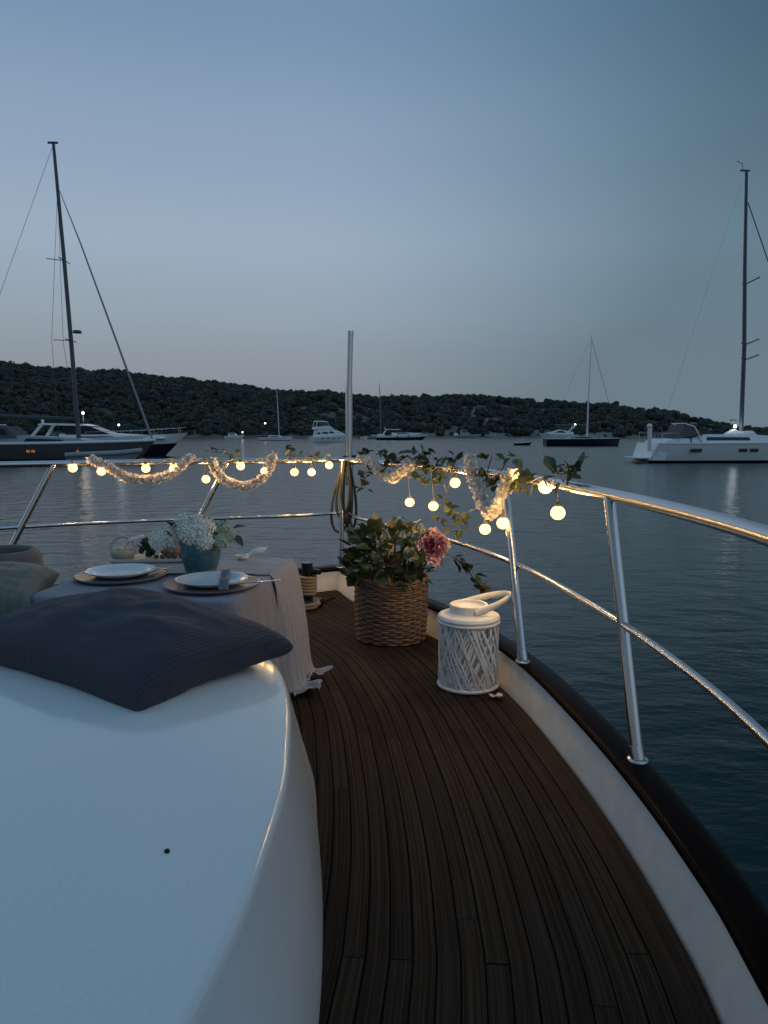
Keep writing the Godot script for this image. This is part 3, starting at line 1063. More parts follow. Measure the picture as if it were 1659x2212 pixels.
	line(t, "mast", [Vector3(3.6, 3.1, 0), Vector3(3.6, 4.6, 0)], 0.06, M.boat_grey)

	# --- white cruiser behind the dark ketch, with radar arch and light
	t = sea_thing("arch_cruiser", "white cruiser with raked radar arch and bright lamp behind the black-hulled boat", Vector2(77.5, -298.0), 180.0)
	rows = hull_rows(16.0, 4.4, 1.3, 0.7, 1.8)
	boat_hull(t, rows, M.boat_white, M.boat_white, M.boat_white)
	cabin(t, "cabin", [Vector2(2.0, 1.3), Vector2(13.6, 1.8), Vector2(9.6, 2.6), Vector2(7.4, 3.3), Vector2(2.2, 2.4)], 3.8, 2.8, M.boat_white)
	panes(t, [Vector2(5.0, 2.0), Vector2(9.8, 2.15), Vector2(7.6, 2.95), Vector2(6.0, 2.7)], 3.8, 2.8, 1.3, 3.3, M.window)
	for zz in [1.7, -1.7]:
		line(t, "arch_leg", [Vector3(4.6, 1.6, zz), Vector3(1.2, 4.9, zz * 0.8)], 0.16, M.boat_white)
	line(t, "arch_top", [Vector3(1.2, 4.9, 1.36), Vector3(1.2, 4.9, -1.36)], 0.16, M.boat_white)
	lamp(t, Vector3(1.1, 5.35, 0), 0.34, Color(1, 0.97, 0.9), 7.0, 1.0)

	# --- black-hulled sailing boat
	t = sea_thing("black_sloop", "long low black-hulled sailing boat with pale mast off the rocky shore", Vector2(28.2, -130.5), 0.5)
	rows = hull_rows(13.2, 3.6, 1.2, 0.12, 0.25, 0.9)
	boat_hull(t, rows, M.navy, M.navy, M.canvas)
	cabin(t, "coachroof", [Vector2(4.0, 1.2), Vector2(9.4, 1.22), Vector2(8.6, 1.6), Vector2(4.4, 1.65)], 2.2, 1.9, M.boat_grey)
	panes(t, [Vector2(5.0, 1.33), Vector2(8.0, 1.33), Vector2(7.8, 1.5), Vector2(5.1, 1.5)], 2.2, 1.9, 1.2, 1.65, M.window)
	mast = line(t, "mast", [Vector3(7.4, 1.5, 0), Vector3(7.45, 8.0, 0), Vector3(7.7, 19.0, 0)], [0.17, 0.13, 0.04], M.boat_white)
	line(mast, "spreader", [Vector3(7.5, 10.0, -0.8), Vector3(7.5, 10.0, 0.8)], 0.03, M.spar)
	line(t, "boom", [Vector3(7.4, 3.6, 0), Vector3(1.6, 3.65, 0)], 0.06, M.spar)
	line(t, "forestay", [Vector3(7.7, 18.4, 0), Vector3(12.9, 1.4, 0)], 0.03, M.wire)
	line(t, "backstay", [Vector3(7.7, 18.9, 0), Vector3(0.2, 1.4, 0)], 0.014, M.wire)

	t = sea_thing("row_boat", "small black rowing boat lying low beside the black-hulled sailing boat", Vector2(23.4, -134.0), 0.0)
	rows = hull_rows(3.2, 1.3, 0.42, 0.2, 0.3)
	boat_hull(t, rows, M.navy, M.navy, M.canvas)
	cabin(t, "thwart", [Vector2(1.1, 0.36), Vector2(1.5, 0.36), Vector2(1.5, 0.46), Vector2(1.1, 0.46)], 1.2, 1.2, M.canvas)
	build_white_yacht()

func sports_cruiser(t: Node3D, L: float, beam: float, fb := 1.25) -> void:
	var k := L / 16.0
	var rows := hull_rows(L, beam, fb, 0.6, 2.3, 0.95)
	var s := st()
	hull_shell(s, rows, 0, 3)
	part(s, "lower_hull", M.navy, t)
	s = st()
	hull_shell(s, rows, 3, 4)
	part(s, "top_side", M.boat_white, t)
	s = st()
	s.set_smooth_group(-1)
	var m := Vector3(1, 1, -1)
	for i in 24:
		quad(s, rows[i][4], rows[i + 1][4], rows[i + 1][4] * m, rows[i][4] * m)
	part(s, "deck", M.boat_white, t)
	cabin(t, "fore_cabin", [Vector2(4.6 * k, 1.2), Vector2(14.2 * k, 1.75), Vector2(11.6 * k, 2.1), Vector2(8.6 * k, 2.3), Vector2(4.6 * k, 2.2)], beam * 0.8, beam * 0.6, M.boat_white)
	cabin(t, "windscreen", [Vector2(5.2 * k, 2.15), Vector2(9.2 * k, 2.2), Vector2(7.2 * k, 3.0), Vector2(5.4 * k, 3.05)], beam * 0.66, beam * 0.56, M.window)
	cabin(t, "hard_top", [Vector2(2.6 * k, 3.1), Vector2(7.4 * k, 2.98), Vector2(6.6 * k, 3.2), Vector2(3.0 * k, 3.28)], beam * 0.66, beam * 0.6, M.boat_white)
	for zz in [1.0, -1.0]:
		line(t, "arch_leg", [Vector3(1.9 * k, 1.5, zz * beam * 0.4), Vector3(3.1 * k, 3.2, zz * beam * 0.31)], 0.16, M.boat_white)
	cabin(t, "stern_seat", [Vector2(0.3, 1.2), Vector2(2.6 * k, 1.2), Vector2(2.4 * k, 1.75), Vector2(0.5, 1.8)], beam * 0.85, beam * 0.8, M.boat_white)
	line(t, "radar_mast", [Vector3(2.6 * k, 3.2, 0), Vector3(2.5 * k, 3.9, 0)], [0.1, 0.16], M.boat_white)
	panes(t, [Vector2(6.0 * k, 1.62), Vector2(10.4 * k, 1.78), Vector2(9.4 * k, 1.98), Vector2(6.2 * k, 1.95)], beam * 0.8, beam * 0.6, 1.2, 2.3, M.window)
	var rail := []
	for i in range(11, 25):
		rail.append((rows[i][4] as Vector3) + Vector3(-0.1, 0.55, -0.05))
	line(t, "bow_rail", rail, 0.025, M.steel)
	var rail2 := rail.map(func(p): return Vector3(p.x, p.y, -p.z))
	line(t, "bow_rail", rail2, 0.025, M.steel)
	for i in [0, 3, 6, 9, 12]:
		for zz in [1.0, -1.0]:
			var p: Vector3 = rail[i] * Vector3(1, 1, zz)
			line(t, "rail_post", [p, p - Vector3(0, 0.55, 0)], 0.02, M.steel)
	for px in [6.2, 9.6]:
		var fs := st()
		ball(fs, Vector3(px * k, 1.05, rows[int(px * k / L * 24)][4].z + 0.12), Vector3(0.13, 0.36, 0.13), 10, 8)
		part(fs, "fender", M.dark_hull, t)

func sloop(label: String, at: Vector2, turn: float, L: float, mast_h: float, hm: Material, sm: Material) -> void:
	var t := sea_thing("sloop", label, at, turn)
	var rows := hull_rows(L, L * 0.3, 0.95, 0.25, 0.7, 0.75, 0.3)
	boat_hull(t, rows, hm, M.navy, M.boat_grey)
	cabin(t, "coachroof", [Vector2(L * 0.3, 0.95), Vector2(L * 0.72, 1.0), Vector2(L * 0.64, 1.4), Vector2(L * 0.32, 1.5)], L * 0.2, L * 0.16, M.boat_white)
	panes(t, [Vector2(L * 0.36, 1.1), Vector2(L * 0.6, 1.12), Vector2(L * 0.58, 1.3), Vector2(L * 0.37, 1.35)], L * 0.2, L * 0.16, 0.95, 1.5, M.window)
	var mast := line(t, "mast", [Vector3(L * 0.6, 1.3, 0), Vector3(L * 0.58, mast_h * 0.6, 0), Vector3(L * 0.55, mast_h, 0)], [0.13, 0.12, 0.08], sm)
	line(mast, "spreader", [Vector3(L * 0.57, mast_h * 0.62, -0.7), Vector3(L * 0.57, mast_h * 0.62, 0.7)], 0.03, M.spar)
	line(t, "forestay", [Vector3(L * 0.55, mast_h * 0.92, 0), Vector3(L * 0.97, 1.3, 0)], 0.05, M.wire)
	line(t, "backstay", [Vector3(L * 0.55, mast_h, 0), Vector3(0.1, 1.1, 0)], 0.018, M.wire)
	line(t, "boom", [Vector3(L * 0.6, 2.3, 0), Vector3(L * 0.16, 2.4, 0)], 0.12, M.canvas)

func build_white_yacht() -> void:
	var t := sea_thing("white_sailing_yacht", "white sailing yacht seen from astern quarter with open sloped transom, sprayhood and tall mast", Vector2(21.1, -59.6), 4.0)
	var L := 15.6
	var rows := hull_rows(L, 4.7, 1.5, 0.12, 0.5, 0.86, -0.6)
	boat_hull(t, rows, M.boat_white, M.navy, M.boat_grey)
	# open transom: steps and a folded bathing platform
	var s := st()
	box(s, Vector3(1.1, 0.10, 3.0), Transform3D(Basis.IDENTITY, Vector3(-0.75, 0.36, 0)), 0.03)
	part(s, "bathing_platform", M.boat_white, t)
	cabin(t, "stern_locker", [Vector2(-0.35, 0.2), Vector2(0.6, 0.2), Vector2(1.3, 1.75), Vector2(0.75, 1.72)], 3.9, 3.9, M.boat_white)
	cabin(t, "stern_locker", [Vector2(1.0, 1.4), Vector2(2.6, 1.45), Vector2(2.5, 1.9), Vector2(1.2, 1.85)], 4.1, 3.9, M.boat_white)
	cabin(t, "coachroof", [Vector2(3.0, 1.45), Vector2(13.4, 1.62), Vector2(11.8, 1.95), Vector2(8.0, 2.2), Vector2(3.9, 2.2), Vector2(3.0, 1.9)], 3.0, 2.3, M.boat_white)
	panes(t, [Vector2(4.2, 1.74), Vector2(7.8, 1.74), Vector2(7.7, 1.98), Vector2(4.25, 2.0)], 3.0, 2.3, 1.45, 2.2, M.window)
	for px in [[2.95, 0.9], [6.7, 0.7], [7.6, 0.7], [10.6, 0.7]]:
		var ps := st()
		box(ps, Vector3(px[1], 0.26, 0.06), Transform3D(Basis.IDENTITY, Vector3(px[0], 0.98, 2.25)), 0.02)
		part(ps, "hull_window", M.window, t)
	# sprayhood of dark cloth on a pale hoop
	cabin(t, "spray_hood", [Vector2(1.9, 1.9), Vector2(3.9, 2.15), Vector2(3.3, 2.8), Vector2(2.4, 2.95)], 2.9, 2.4, M.canvas)
	line(t, "hood_hoop", [Vector3(3.8, 1.6, 1.5), Vector3(3.2, 2.8, 1.3), Vector3(2.5, 3.05, 1.15), Vector3(2.5, 3.05, -1.15), Vector3(3.2, 2.8, -1.3), Vector3(3.8, 1.6, -1.5)], 0.06, M.boat_white)
	# steering wheels and guard wires
	for zz in [1.1, -1.1]:
		var ws := st()
		var ring := []
		for k in 20:
			ring.append(Vector3(1.5, 2.25 + sin(TAU * k / 20) * 0.5, zz + cos(TAU * k / 20) * 0.5))
		tube(ws, ring, 0.03, 6, true)
		tube(ws, [Vector3(1.5, 2.25, zz), Vector3(1.7, 1.5, zz)], 0.08, 8)
		part(ws, "steering_wheel", M.dark_spar, t)
	# rolled white life-saver standing on the stern rail
	s = st()
	tube(s, [Vector3(-0.45, 0.9, 1.5), Vector3(-0.5, 2.7, 1.5)], 0.17, 10)
	ball(s, Vector3(-0.52, 2.85, 1.5), Vector3(0.22, 0.2, 0.22), 10, 6)
	part(s, "life_raft_roll", M.boat_white, t)
	for zz in [2.1, -2.1]:
		line(t, "stern_rail", [Vector3(0.2, 1.5, zz), Vector3(0.2, 2.3, zz), Vector3(1.6, 2.3, zz), Vector3(1.6, 1.5, zz)], 0.025, M.steel)
		line(t, "guard_wire", [Vector3(1.6, 2.25, zz), Vector3(6.0, 2.25, zz * 1.08), Vector3(11.0, 2.25, zz * 0.85), Vector3(15.0, 2.3, zz * 0.15)], 0.014, M.wire)
	# mast with swept spreaders
	var mast := line(t, "mast", [Vector3(7.75, 2.0, 0), Vector3(7.65, 9.0, 0), Vector3(7.35, 15.5, 0), Vector3(7.10, 22.6, 0)], [0.17, 0.16, 0.14, 0.11], M.dark_spar)
	for h in [[8.1, 7.7], [9.3, 7.65], [14.0, 7.45]]:
		for zz in [1.0, -1.0]:
			line(mast, "spreader", [Vector3(h[1], h[0], 0), Vector3(h[1] + 0.45, h[0] + 0.3, zz * 1.25)], 0.05, M.dark_spar)
	line(mast, "masthead", [Vector3(6.60, 22.6, 0), Vector3(7.35, 22.6, 0)], 0.07, M.dark_spar)
	line(mast, "wind_vane", [Vector3(6.80, 22.6, 0), Vector3(6.75, 23.1, 0), Vector3(6.30, 23.3, 0)], 0.025, M.dark_spar)
	line(t, "boom", [Vector3(7.30, 3.3, 0), Vector3(6.80, 3.32, 0)], 0.08, M.dark_spar)
	line(t, "forestay", [Vector3(7.35, 20.2, 0), Vector3(15.2, 1.9, 0)], 0.04, M.wire)
	line(t, "backstay", [Vector3(6.70, 21.5, 0), Vector3(0.3, 1.7, 1.2)], 0.006, M.wire)
	# things on the coachroof by the mast
	cabin(t, "mast_locker", [Vector2(6.4, 2.15), Vector2(8.9, 2.12), Vector2(8.5, 2.5), Vector2(7.4, 2.42), Vector2(7.1, 2.62), Vector2(6.6, 2.3)], 0.9, 0.7, M.boat_white)
	lamp(t, Vector3(7.05, 2.85, 0.3), 0.13, Color(0.95, 0.97, 1.0), 6.0, 0.3)
	var f := Vector3(0, 0, 0)

# ------------------------------------------------------------------ table and what lies on it
func build_table() -> void:
	var top := 0.474
	var tc := Vector3(-0.765, 0.0, -2.665)
	var turn := -7.0
	var t := thing("low_table", "low dining table hidden under a lilac grey cloth on the foredeck", "table", tc, turn)
	var wood := mat(lin(0.12, 0.08, 0.05), 0.5)
	var s := st()
	box(s, Vector3(0.64, 0.03, 0.72), Transform3D(Basis.IDENTITY, Vector3(0, top - 0.018, 0)), 0.006)
	part(s, "table_top", wood, t)
	for a in [[-0.29, -0.33], [0.29, -0.33], [-0.29, 0.02], [0.29, 0.02]]:
		s = st()
		tube(s, [Vector3(a[0], 0.0, a[1]), Vector3(a[0], top - 0.032, a[1])], [0.02, 0.028], 10)
		part(s, "leg", wood, t)

	# cloth: the top and a hanging skirt with folds, one sheet
	var cl := cloth_material(lin(0.27, 0.28, 0.34), 5)
	s = st()
	s.set_smooth_group(0)
	var hx := 0.348
	var hz := 0.388
	var n := 240
	var rim := []
	for k in n:
		var a := TAU * k / n
		var c := cos(a)
		var si := sin(a)
		var e := 12.0
		var r := pow(pow(absf(c), e) + pow(absf(si), e), -1.0 / e)
		rim.append(Vector2(c * r * hx, si * r * hz))
	var nz := FastNoiseLite.new()
	nz.seed = 4
	nz.frequency = 2.2
	var rings := [0.0, 0.25, 0.5, 0.7, 0.85, 0.94, 0.985, 1.0]
	var grid := []
	for f in rings:
		var row := []
		for k in n:
			var q: Vector2 = rim[k] * (f as float)
			var yy: float = top + 0.0015 + absf(nz.get_noise_2d(q.x * 1.6, q.y * 1.6)) * 0.004
			if f > 0.98:
				yy -= (f - 0.98) * 0.35
			row.append(Vector3(q.x, yy, q.y))
		grid.append(row)
	for j in range(1, 9):
		var g := j / 8.0
		var row := []
		for k in n:
			var q: Vector2 = rim[k]
			var nrm := q.normalized()
			var near := smoothstep(0.22, 0.32, q.y)          # short over the coachroof
			var drop := lerpf(0.455, 0.082, near)
			var fold := sin(k * TAU / n * 26.0 + nz.get_noise_1d(k * 0.02) * 6.0) * 0.5 + sin(k * TAU / n * 61.0 + 1.3) * 0.18
			var outw := 0.004 + g * (0.020 + 0.022 * fold) * (1.0 - 0.6 * near) + g * g * 0.02 * (1.0 - near)
			row.append(Vector3(q.x + nrm.x * outw, top - 0.008 - g * drop + nz.get_noise_2d(k * 0.05, g) * 0.008 * g, q.y + nrm.y * outw))
		grid.append(row)
	for j in grid.size() - 1:
		for k in n:
			var k2 := (k + 1) % n
			var p := [grid[j][k], grid[j][k2], grid[j + 1][k2], grid[j + 1][k]]
			quad_uv(s, [p[3], p[2], p[1], p[0]], [uvc(p[3]), uvc(p[2]), uvc(p[1]), uvc(p[0])])
	var cloth := put(mesh_of(s), "tablecloth", cl, self, Transform3D(Basis(Vector3.UP, deg_to_rad(turn)), tc))
	tag(cloth, "lilac grey tablecloth draped over the low foredeck table", "tablecloth")

	# thin gauze runner: across the table, down its far corner and crumpled on the deck
	var gz := cloth_material(lin(0.34, 0.36, 0.41), 7)
	gz.cull_mode = BaseMaterial3D.CULL_DISABLED
	gz.backlight_enabled = true
	gz.backlight = Color(0.25, 0.25, 0.27)
	s = st()
	s.set_smooth_group(0)
	var path := spline3([Vector3(-0.26, top + 0.007, -0.16), Vector3(0.0, top + 0.007, -0.19), Vector3(0.20, top + 0.007, -0.21), Vector3(0.31, top + 0.006, -0.215), Vector3(0.352, top - 0.004, -0.22), Vector3(0.374, top - 0.10, -0.24), Vector3(0.398, 0.22, -0.25), Vector3(0.412, 0.08, -0.25), Vector3(0.43, 0.022, -0.24), Vector3(0.46, 0.018, -0.22), Vector3(0.475, 0.012, -0.21)], 6)
	var cols := 44
	var sheet := []
	for i in path.size():
		var row := []
		var tt := float(i) / (path.size() - 1)
		var hang := smoothstep(0.42, 0.6, tt)
		var floor_ := smoothstep(0.78, 0.95, tt)
		for k in cols + 1:
			var c := float(k) / cols - 0.5
			var wv := sin(c * 34.0 + 0.6) * 0.5 + sin(c * 71.0 + tt * 3.0) * 0.3
			var p: Vector3 = path[i]
			p.z += c * lerpf(0.34, 0.30, hang)
			p.x += wv * 0.010 * hang + floor_ * (sin(c * 9.0) * 0.035 + sin(c * 23.0) * 0.008)
			p.x -= smoothstep(0.3, 0.5, c) * 0.02 * hang * (1.0 - floor_)
			p.y += (1.0 - hang) * absf(nz.get_noise_2d(p.x * 3.0, p.z * 3.0)) * 0.006 + floor_ * (absf(sin(c * 11.0 + tt * 4.0)) * 0.022 + absf(sin(c * 29.0)) * 0.006)
			row.append(p)
		sheet.append(row)
	for i in sheet.size() - 1:
		for k in cols:
			var p := [sheet[i][k], sheet[i][k + 1], sheet[i + 1][k + 1], sheet[i + 1][k]]
			quad_uv(s, p, [uvc(p[0]), uvc(p[1]), uvc(p[2]), uvc(p[3])])
	var run := put(mesh_of(s), "gauze_runner", gz, self, Transform3D(Basis(Vector3.UP, deg_to_rad(turn)), tc))
	tag(run, "thin pale gauze runner hanging off the table and crumpled on the deck", "table runner")

	# place settings
	var y0 := top + 0.0075
	var charger_m := mat(lin(0.13, 0.125, 0.155), 0.5)
	var plate_m := mat(lin(0.72, 0.71, 0.72), 0.16)
	var first := bw(Vector3(0.555, 0, 2.10))
	var second := bw(Vector3(0.159, 0, 2.095))
	var at := [first, second]
	for k in 2:
		s = st()
		lathe(s, [Vector2(0, 0.004), Vector2(0.125, 0.004), Vector2(0.155, 0.010), Vector2(0.162, 0.010), Vector2(0.155, 0.002), Vector2(0, 0.0)], 48)
		var o := put(mesh_of(s), "charger_plate", charger_m, self, Transform3D(Basis.IDENTITY, at[k] + Vector3(0, y0, 0)))
		tag(o, ["dark lilac charger under the plate with the folded napkin", "dark lilac charger under the bare plate beside the grazing board"][k], "charger", "place settings")
		s = st()
		lathe(s, [Vector2(0, 0.006), Vector2(0.078, 0.006), Vector2(0.088, 0.011), Vector2(0.116, 0.022), Vector2(0.121, 0.0225), Vector2(0.121, 0.020), Vector2(0.09, 0.006), Vector2(0.07, 0.0), Vector2(0, 0.0)], 56)
		o = put(mesh_of(s), "dinner_plate", plate_m, self, Transform3D(Basis.IDENTITY, at[k] + Vector3(0, y0 + 0.0045, 0)))
		tag(o, ["white dinner plate with a narrow napkin laid over its rim", "white dinner plate with a fork beside it, next to the sage cushion"][k], "plate", "place settings")
	# napkin over the first plate's rim
	s = st()
	s.set_smooth_group(0)
	var np := [Vector3(0.028, 0.036, -0.095), Vector3(0.034, 0.026, -0.045), Vector3(0.045, 0.026, 0.01), Vector3(0.055, 0.034, 0.06), Vector3(0.062, 0.041, 0.092), Vector3(0.064, 0.030, 0.118), Vector3(0.068, 0.016, 0.14)]
	np = spline3(np, 4)
	for i in np.size() - 1:
		for k in 4:
			var a := -0.016 + k * 0.008
			var f := func(p: Vector3, x: float) -> Vector3: return p + Vector3(x, sin(x * 260.0) * 0.003, 0)
			quad(s, f.call(np[i], a), f.call(np[i + 1], a), f.call(np[i + 1], a + 0.008), f.call(np[i], a + 0.008))
	var nap := put(mesh_of(s), "napkin", cloth_material(lin(0.22, 0.22, 0.25), 9), self, Transform3D(Basis.IDENTITY, first + Vector3(0, y0, 0)))
	tag(nap, "narrow grey folded napkin laid across the white plate", "napkin")
	# cutlery
	for k in 2:
		var c := thing("fork" if k == 0 else "knife", ["small steel fork lying by the rim of the bare plate", "steel knife lying at the rim of the plate with the napkin"][k], "cutlery", at[1 - k] + Vector3(0.135 if k == 0 else 0.128, y0 + 0.013, -0.02 if k == 0 else 0.03), 78.0 if k == 0 else 25.0)
		s = st()
		tube(s, [Vector3(-0.085, 0, 0), Vector3(-0.02, 0.004, 0), Vector3(0.03, 0.003, 0)], [0.006, 0.003, 0.0035], 8)
		part(s, "handle", M.steel, c)
		s = st()
		if k == 0:
			for z in [-0.007, 0.0, 0.007]:
				tube(s, [Vector3(0.028, 0.003, z * 0.4), Vector3(0.042, 0.002, z), Vector3(0.075, 0.006, z)], [0.0035, 0.002, 0.0012], 6)
			part(s, "tines", M.steel, c)
		else:
			box(s, Vector3(0.085, 0.0016, 0.015), Transform3D(Basis.IDENTITY, Vector3(0.07, 0.003, 0.002)))
			part(s, "blade", M.steel, c)

	# teal vase with white flowers
	var vp := bw(Vector3(0.386, 0, 1.93)) + Vector3(0, y0 + 0.004, 0)
	var va := thing("vase", "squat teal blue ceramic vase on the table", "vase", vp)
	var ceram := mat(lin(0.085, 0.21, 0.245), 0.3, 0.0, {"albedo_texture": tex(noise_img(128, 0.03, 3, 15, 0.72, 1.0)), "uv1_triplanar": true, "uv1_scale": Vector3(9, 9, 9)})
	s = st()
	var prof := [Vector2(0.0, 0.0), Vector2(0.048, 0.0), Vector2(0.057, 0.006)]
	for k in 15:
		var f := k / 14.0
		prof.append(Vector2(0.056 + 0.018 * sin(f * PI * 0.72 + 0.15) + 0.0011 * sin(k * PI), 0.012 + f * 0.112))
		prof.append(Vector2(0.0545 + 0.018 * sin(f * PI * 0.72 + 0.15), 0.016 + f * 0.112))
	prof += [Vector2(0.063, 0.131), Vector2(0.060, 0.133), Vector2(0.056, 0.128), Vector2(0.052, 0.02), Vector2(0, 0.018)]
	lathe(s, prof, 40)
	part(s, "body", ceram, va)
	var white_p := mat(lin(0.84, 0.81, 0.72), 0.8, 0.0, {"cull_mode": BaseMaterial3D.CULL_DISABLED, "backlight_enabled": true, "backlight": Color(0.25, 0.26, 0.22)})
	var cream_p := mat(lin(0.42, 0.48, 0.36), 0.8, 0.0, {"cull_mode": BaseMaterial3D.CULL_DISABLED})
	var heads := [[Vector3(-0.104, 0.132, 0.0), 0.043, 0], [Vector3(-0.143, 0.12, 0.02), 0.036, 0], [Vector3(-0.045, 0.168, 0.01), 0.046, 0], [Vector3(0.012, 0.165, 0.03), 0.048, 0], [Vector3(-0.02, 0.145, 0.05), 0.038, 0], [Vector3(0.03, 0.12, 0.058), 0.032, 0], [Vector3(0.072, 0.15, -0.01), 0.036, 1], [Vector3(0.10, 0.135, 0.0), 0.03, 1], [Vector3(0.075, 0.115, 0.03), 0.03, 1]]
	var words := ["white hydrangea head drooping left over the vase rim", "smallest white hydrangea head hanging lowest beside the vase", "white hydrangea head at the back of the vase", "largest white hydrangea head at the top of the vase", "white hydrangea head in the middle of the vase bouquet", "white hydrangea head hanging over the front of the vase", "greenish white flower head at the right of the vase bouquet", "greenish white flower head standing farthest out of the vase", "greenish white flower head low beside the vase"]
	for k in heads.size():
		var h: Array = heads[k]
		var fl := thing("hydrangea", words[k], "flower", vp, 0.0, "flowers in the teal vase")
		s = st()
		var hp: Vector3 = h[0]
		tube(s, spline3([Vector3(hp.x * 0.2, 0.03, hp.z * 0.2), Vector3(hp.x * 0.35, 0.12, hp.z * 0.4), hp], 5), 0.003, 6)
		part(s, "stem", leaf_mat(0), fl)
		var pm := put(florets(70, h[1], k), "florets", white_p if h[2] == 0 else cream_p, fl, Transform3D(Basis.IDENTITY, hp))
		pm.set_meta("kind", "stuff")
	var sprig := thing("leaf_sprig", "dark green leaves among the white flowers in the teal vase", "leaves", vp)
	for a in [[Vector3(-0.075, 0.16, 0.02), 200.0, 30.0], [Vector3(0.045, 0.165, 0.045), 20.0, -30.0], [Vector3(0.06, 0.13, 0.05), -20.0, -60.0], [Vector3(0.118, 0.16, -0.01), 10.0, 20.0], [Vector3(0.128, 0.135, 0.0), -30.0, -40.0], [Vector3(-0.085, 0.14, 0.05), 150.0, 10.0], [Vector3(0.08, 0.17, 0.0), 60.0, 40.0]]:
		put_leaf(sprig, a[0], a[1], a[2], 0.05, 1)
	s = st()
	tube(s, [Vector3(0.0, 0.04, 0), Vector3(0.03, 0.12, 0.01), Vector3(0.1, 0.145, 0.0)], 0.003, 6)
	part(s, "stem", leaf_mat(0), sprig)

	# grazing board with bread, cheese under a little arch, grapes
	var bo := bw(Vector3(0.03, 0, 1.80)) + Vector3(0, y0 + 0.001, 0)
	var bd := thing("serving_board", "long pale wooden serving board behind the plates", "board", bo, 6.0)
	s = st()
	box(s, Vector3(0.30, 0.016, 0.15), Transform3D(Basis.IDENTITY, Vector3(0.02, 0.009, 0)), 0.006)
	part(s, "board", mat(lin(0.42, 0.37, 0.32), 0.6), bd)
	s = st()
	tube(s, [Vector3(0.16, 0.012, 0.0), Vector3(0.21, 0.012, 0.0)], [0.014, 0.012], 10)
	part(s, "handle", mat(lin(0.42, 0.37, 0.32), 0.6), bd)
	var by := Vector3(0, 0.018, 0)
	var bb := Basis(Vector3.UP, deg_to_rad(6.0))
	var bk := thing("bread_basket", "small pale cane basket with an arched handle on the board", "basket", bo + bb * (Vector3(-0.095, 0.017, 0.0)), 0.0)
	s = st()
	lathe(s, [Vector2(0, 0.0), Vector2(0.042, 0.0), Vector2(0.05, 0.018), Vector2(0.053, 0.03), Vector2(0.049, 0.03), Vector2(0.045, 0.012), Vector2(0, 0.006)], 24)
	part(s, "bowl", mat(lin(0.5, 0.45, 0.36), 0.7), bk)
	s = st()
	var arch := []
	for k in 17:
		var a := PI * k / 16.0
		arch.append(Vector3(cos(a) * 0.052, 0.02 + sin(a) * 0.062, 0))
	tube(s, arch, 0.0055, 8)
	part(s, "handle", mat(lin(0.45, 0.43, 0.36), 0.7), bk)
	var ch := st()
	box(ch, Vector3(0.045, 0.035, 0.035), Transform3D(Basis(Vector3.UP, 0.5), Vector3(0, 0, 0)), 0.006)
	var cho := put(mesh_of(ch), "cheese", mat(lin(0.55, 0.46, 0.24), 0.5), self, Transform3D(Basis.IDENTITY, bk.position + Vector3(0.004, 0.0245, 0.005)))
	tag(cho, "pale yellow cheese wedge inside the arched cane basket", "cheese")
	var gr := thing("herb_bunch", "dark green bunch of herb leaves on the serving board", "herbs", bo + bb * Vector3(0.0, 0.017, -0.02))
	for k in 26:
		var a := rng.randf() * 360.0
		put_leaf(gr, Vector3(rng.randf_range(-0.03, 0.03), rng.randf_range(0.004, 0.05), rng.randf_range(-0.025, 0.025)), a, rng.randf_range(-10, 70), rng.randf_range(0.028, 0.04), 2)
	s = st()
	tube(s, [Vector3(0, 0, 0), Vector3(0.004, 0.03, 0)], 0.012, 8)
	part(s, "stalks", leaf_mat(2), gr)
	s = st()
	ball(s, Vector3(0, 0.022, 0), Vector3(0.045, 0.024, 0.032), 16, 10)
	var br := put(mesh_of(s), "bread_roll", mat(lin(0.38, 0.25, 0.15), 0.8, 0.0, {"albedo_texture": tex(noise_img(64, 0.05, 3, 21, 0.6, 1.0)), "uv1_triplanar": true, "uv1_scale": Vector3(14, 14, 14)}), self, Transform3D(Basis.IDENTITY, bo + bb * Vector3(0.095, 0.016, -0.005)))
	tag(br, "oval bread roll at the vase end of the serving board", "bread")
	for k in 5:
		s = st()
		ball(s, Vector3(0, 0.009, 0), Vector3(0.011, 0.009, 0.009), 10, 6)
		var nt := put(mesh_of(s), "walnut", mat(lin(0.13, 0.07, 0.045), 0.7), self, Transform3D(Basis(Vector3.UP, k * 1.1), bo + bb * Vector3(0.045 + 0.024 * k, 0.016, 0.048 + 0.006 * (k % 2))))
		tag(nt, "brown walnut in the row in front of the bread roll", "nut", "walnuts on the board")
	# white pear-shaped scoop resting on the basket and a curled spoon handle
	var sc := thing("cheese_spreader", "white handled spreader resting on the arched cane basket", "cutlery", bk.position + Vector3(0.05, 0.068, 0.0), 15.0)
	s = st()
	tube(s, [Vector3(-0.025, 0.0, 0), Vector3(0.02, 0.012, 0), Vector3(0.035, 0.016, 0)], [0.006, 0.009, 0.007], 8)
	part(s, "handle", M.white, sc)
	s = st()
	tube(s, [Vector3(-0.025, 0.0, 0), Vector3(-0.035, -0.03, 0.0), Vector3(-0.02, -0.055, 0.0)], [0.004, 0.006, 0.003], 8)
	part(s, "blade", M.steel, sc)
	# white spoon-shaped dish at the far corner
	var dish := thing("sauce_dish", "small white spoon-shaped ceramic dish near the gauze runner", "dish", bw(Vector3(0.37, 0, 1.63)) + Vector3(0, top + 0.012, 0), 10.0)
	s = st()
	lathe(s, [Vector2(0, 0.004), Vector2(0.018, 0.004), Vector2(0.028, 0.016), Vector2(0.030, 0.016), Vector2(0.021, 0.0), Vector2(0, 0.0)], 20)
	part(s, "bowl", M.white, dish)
	s = st()
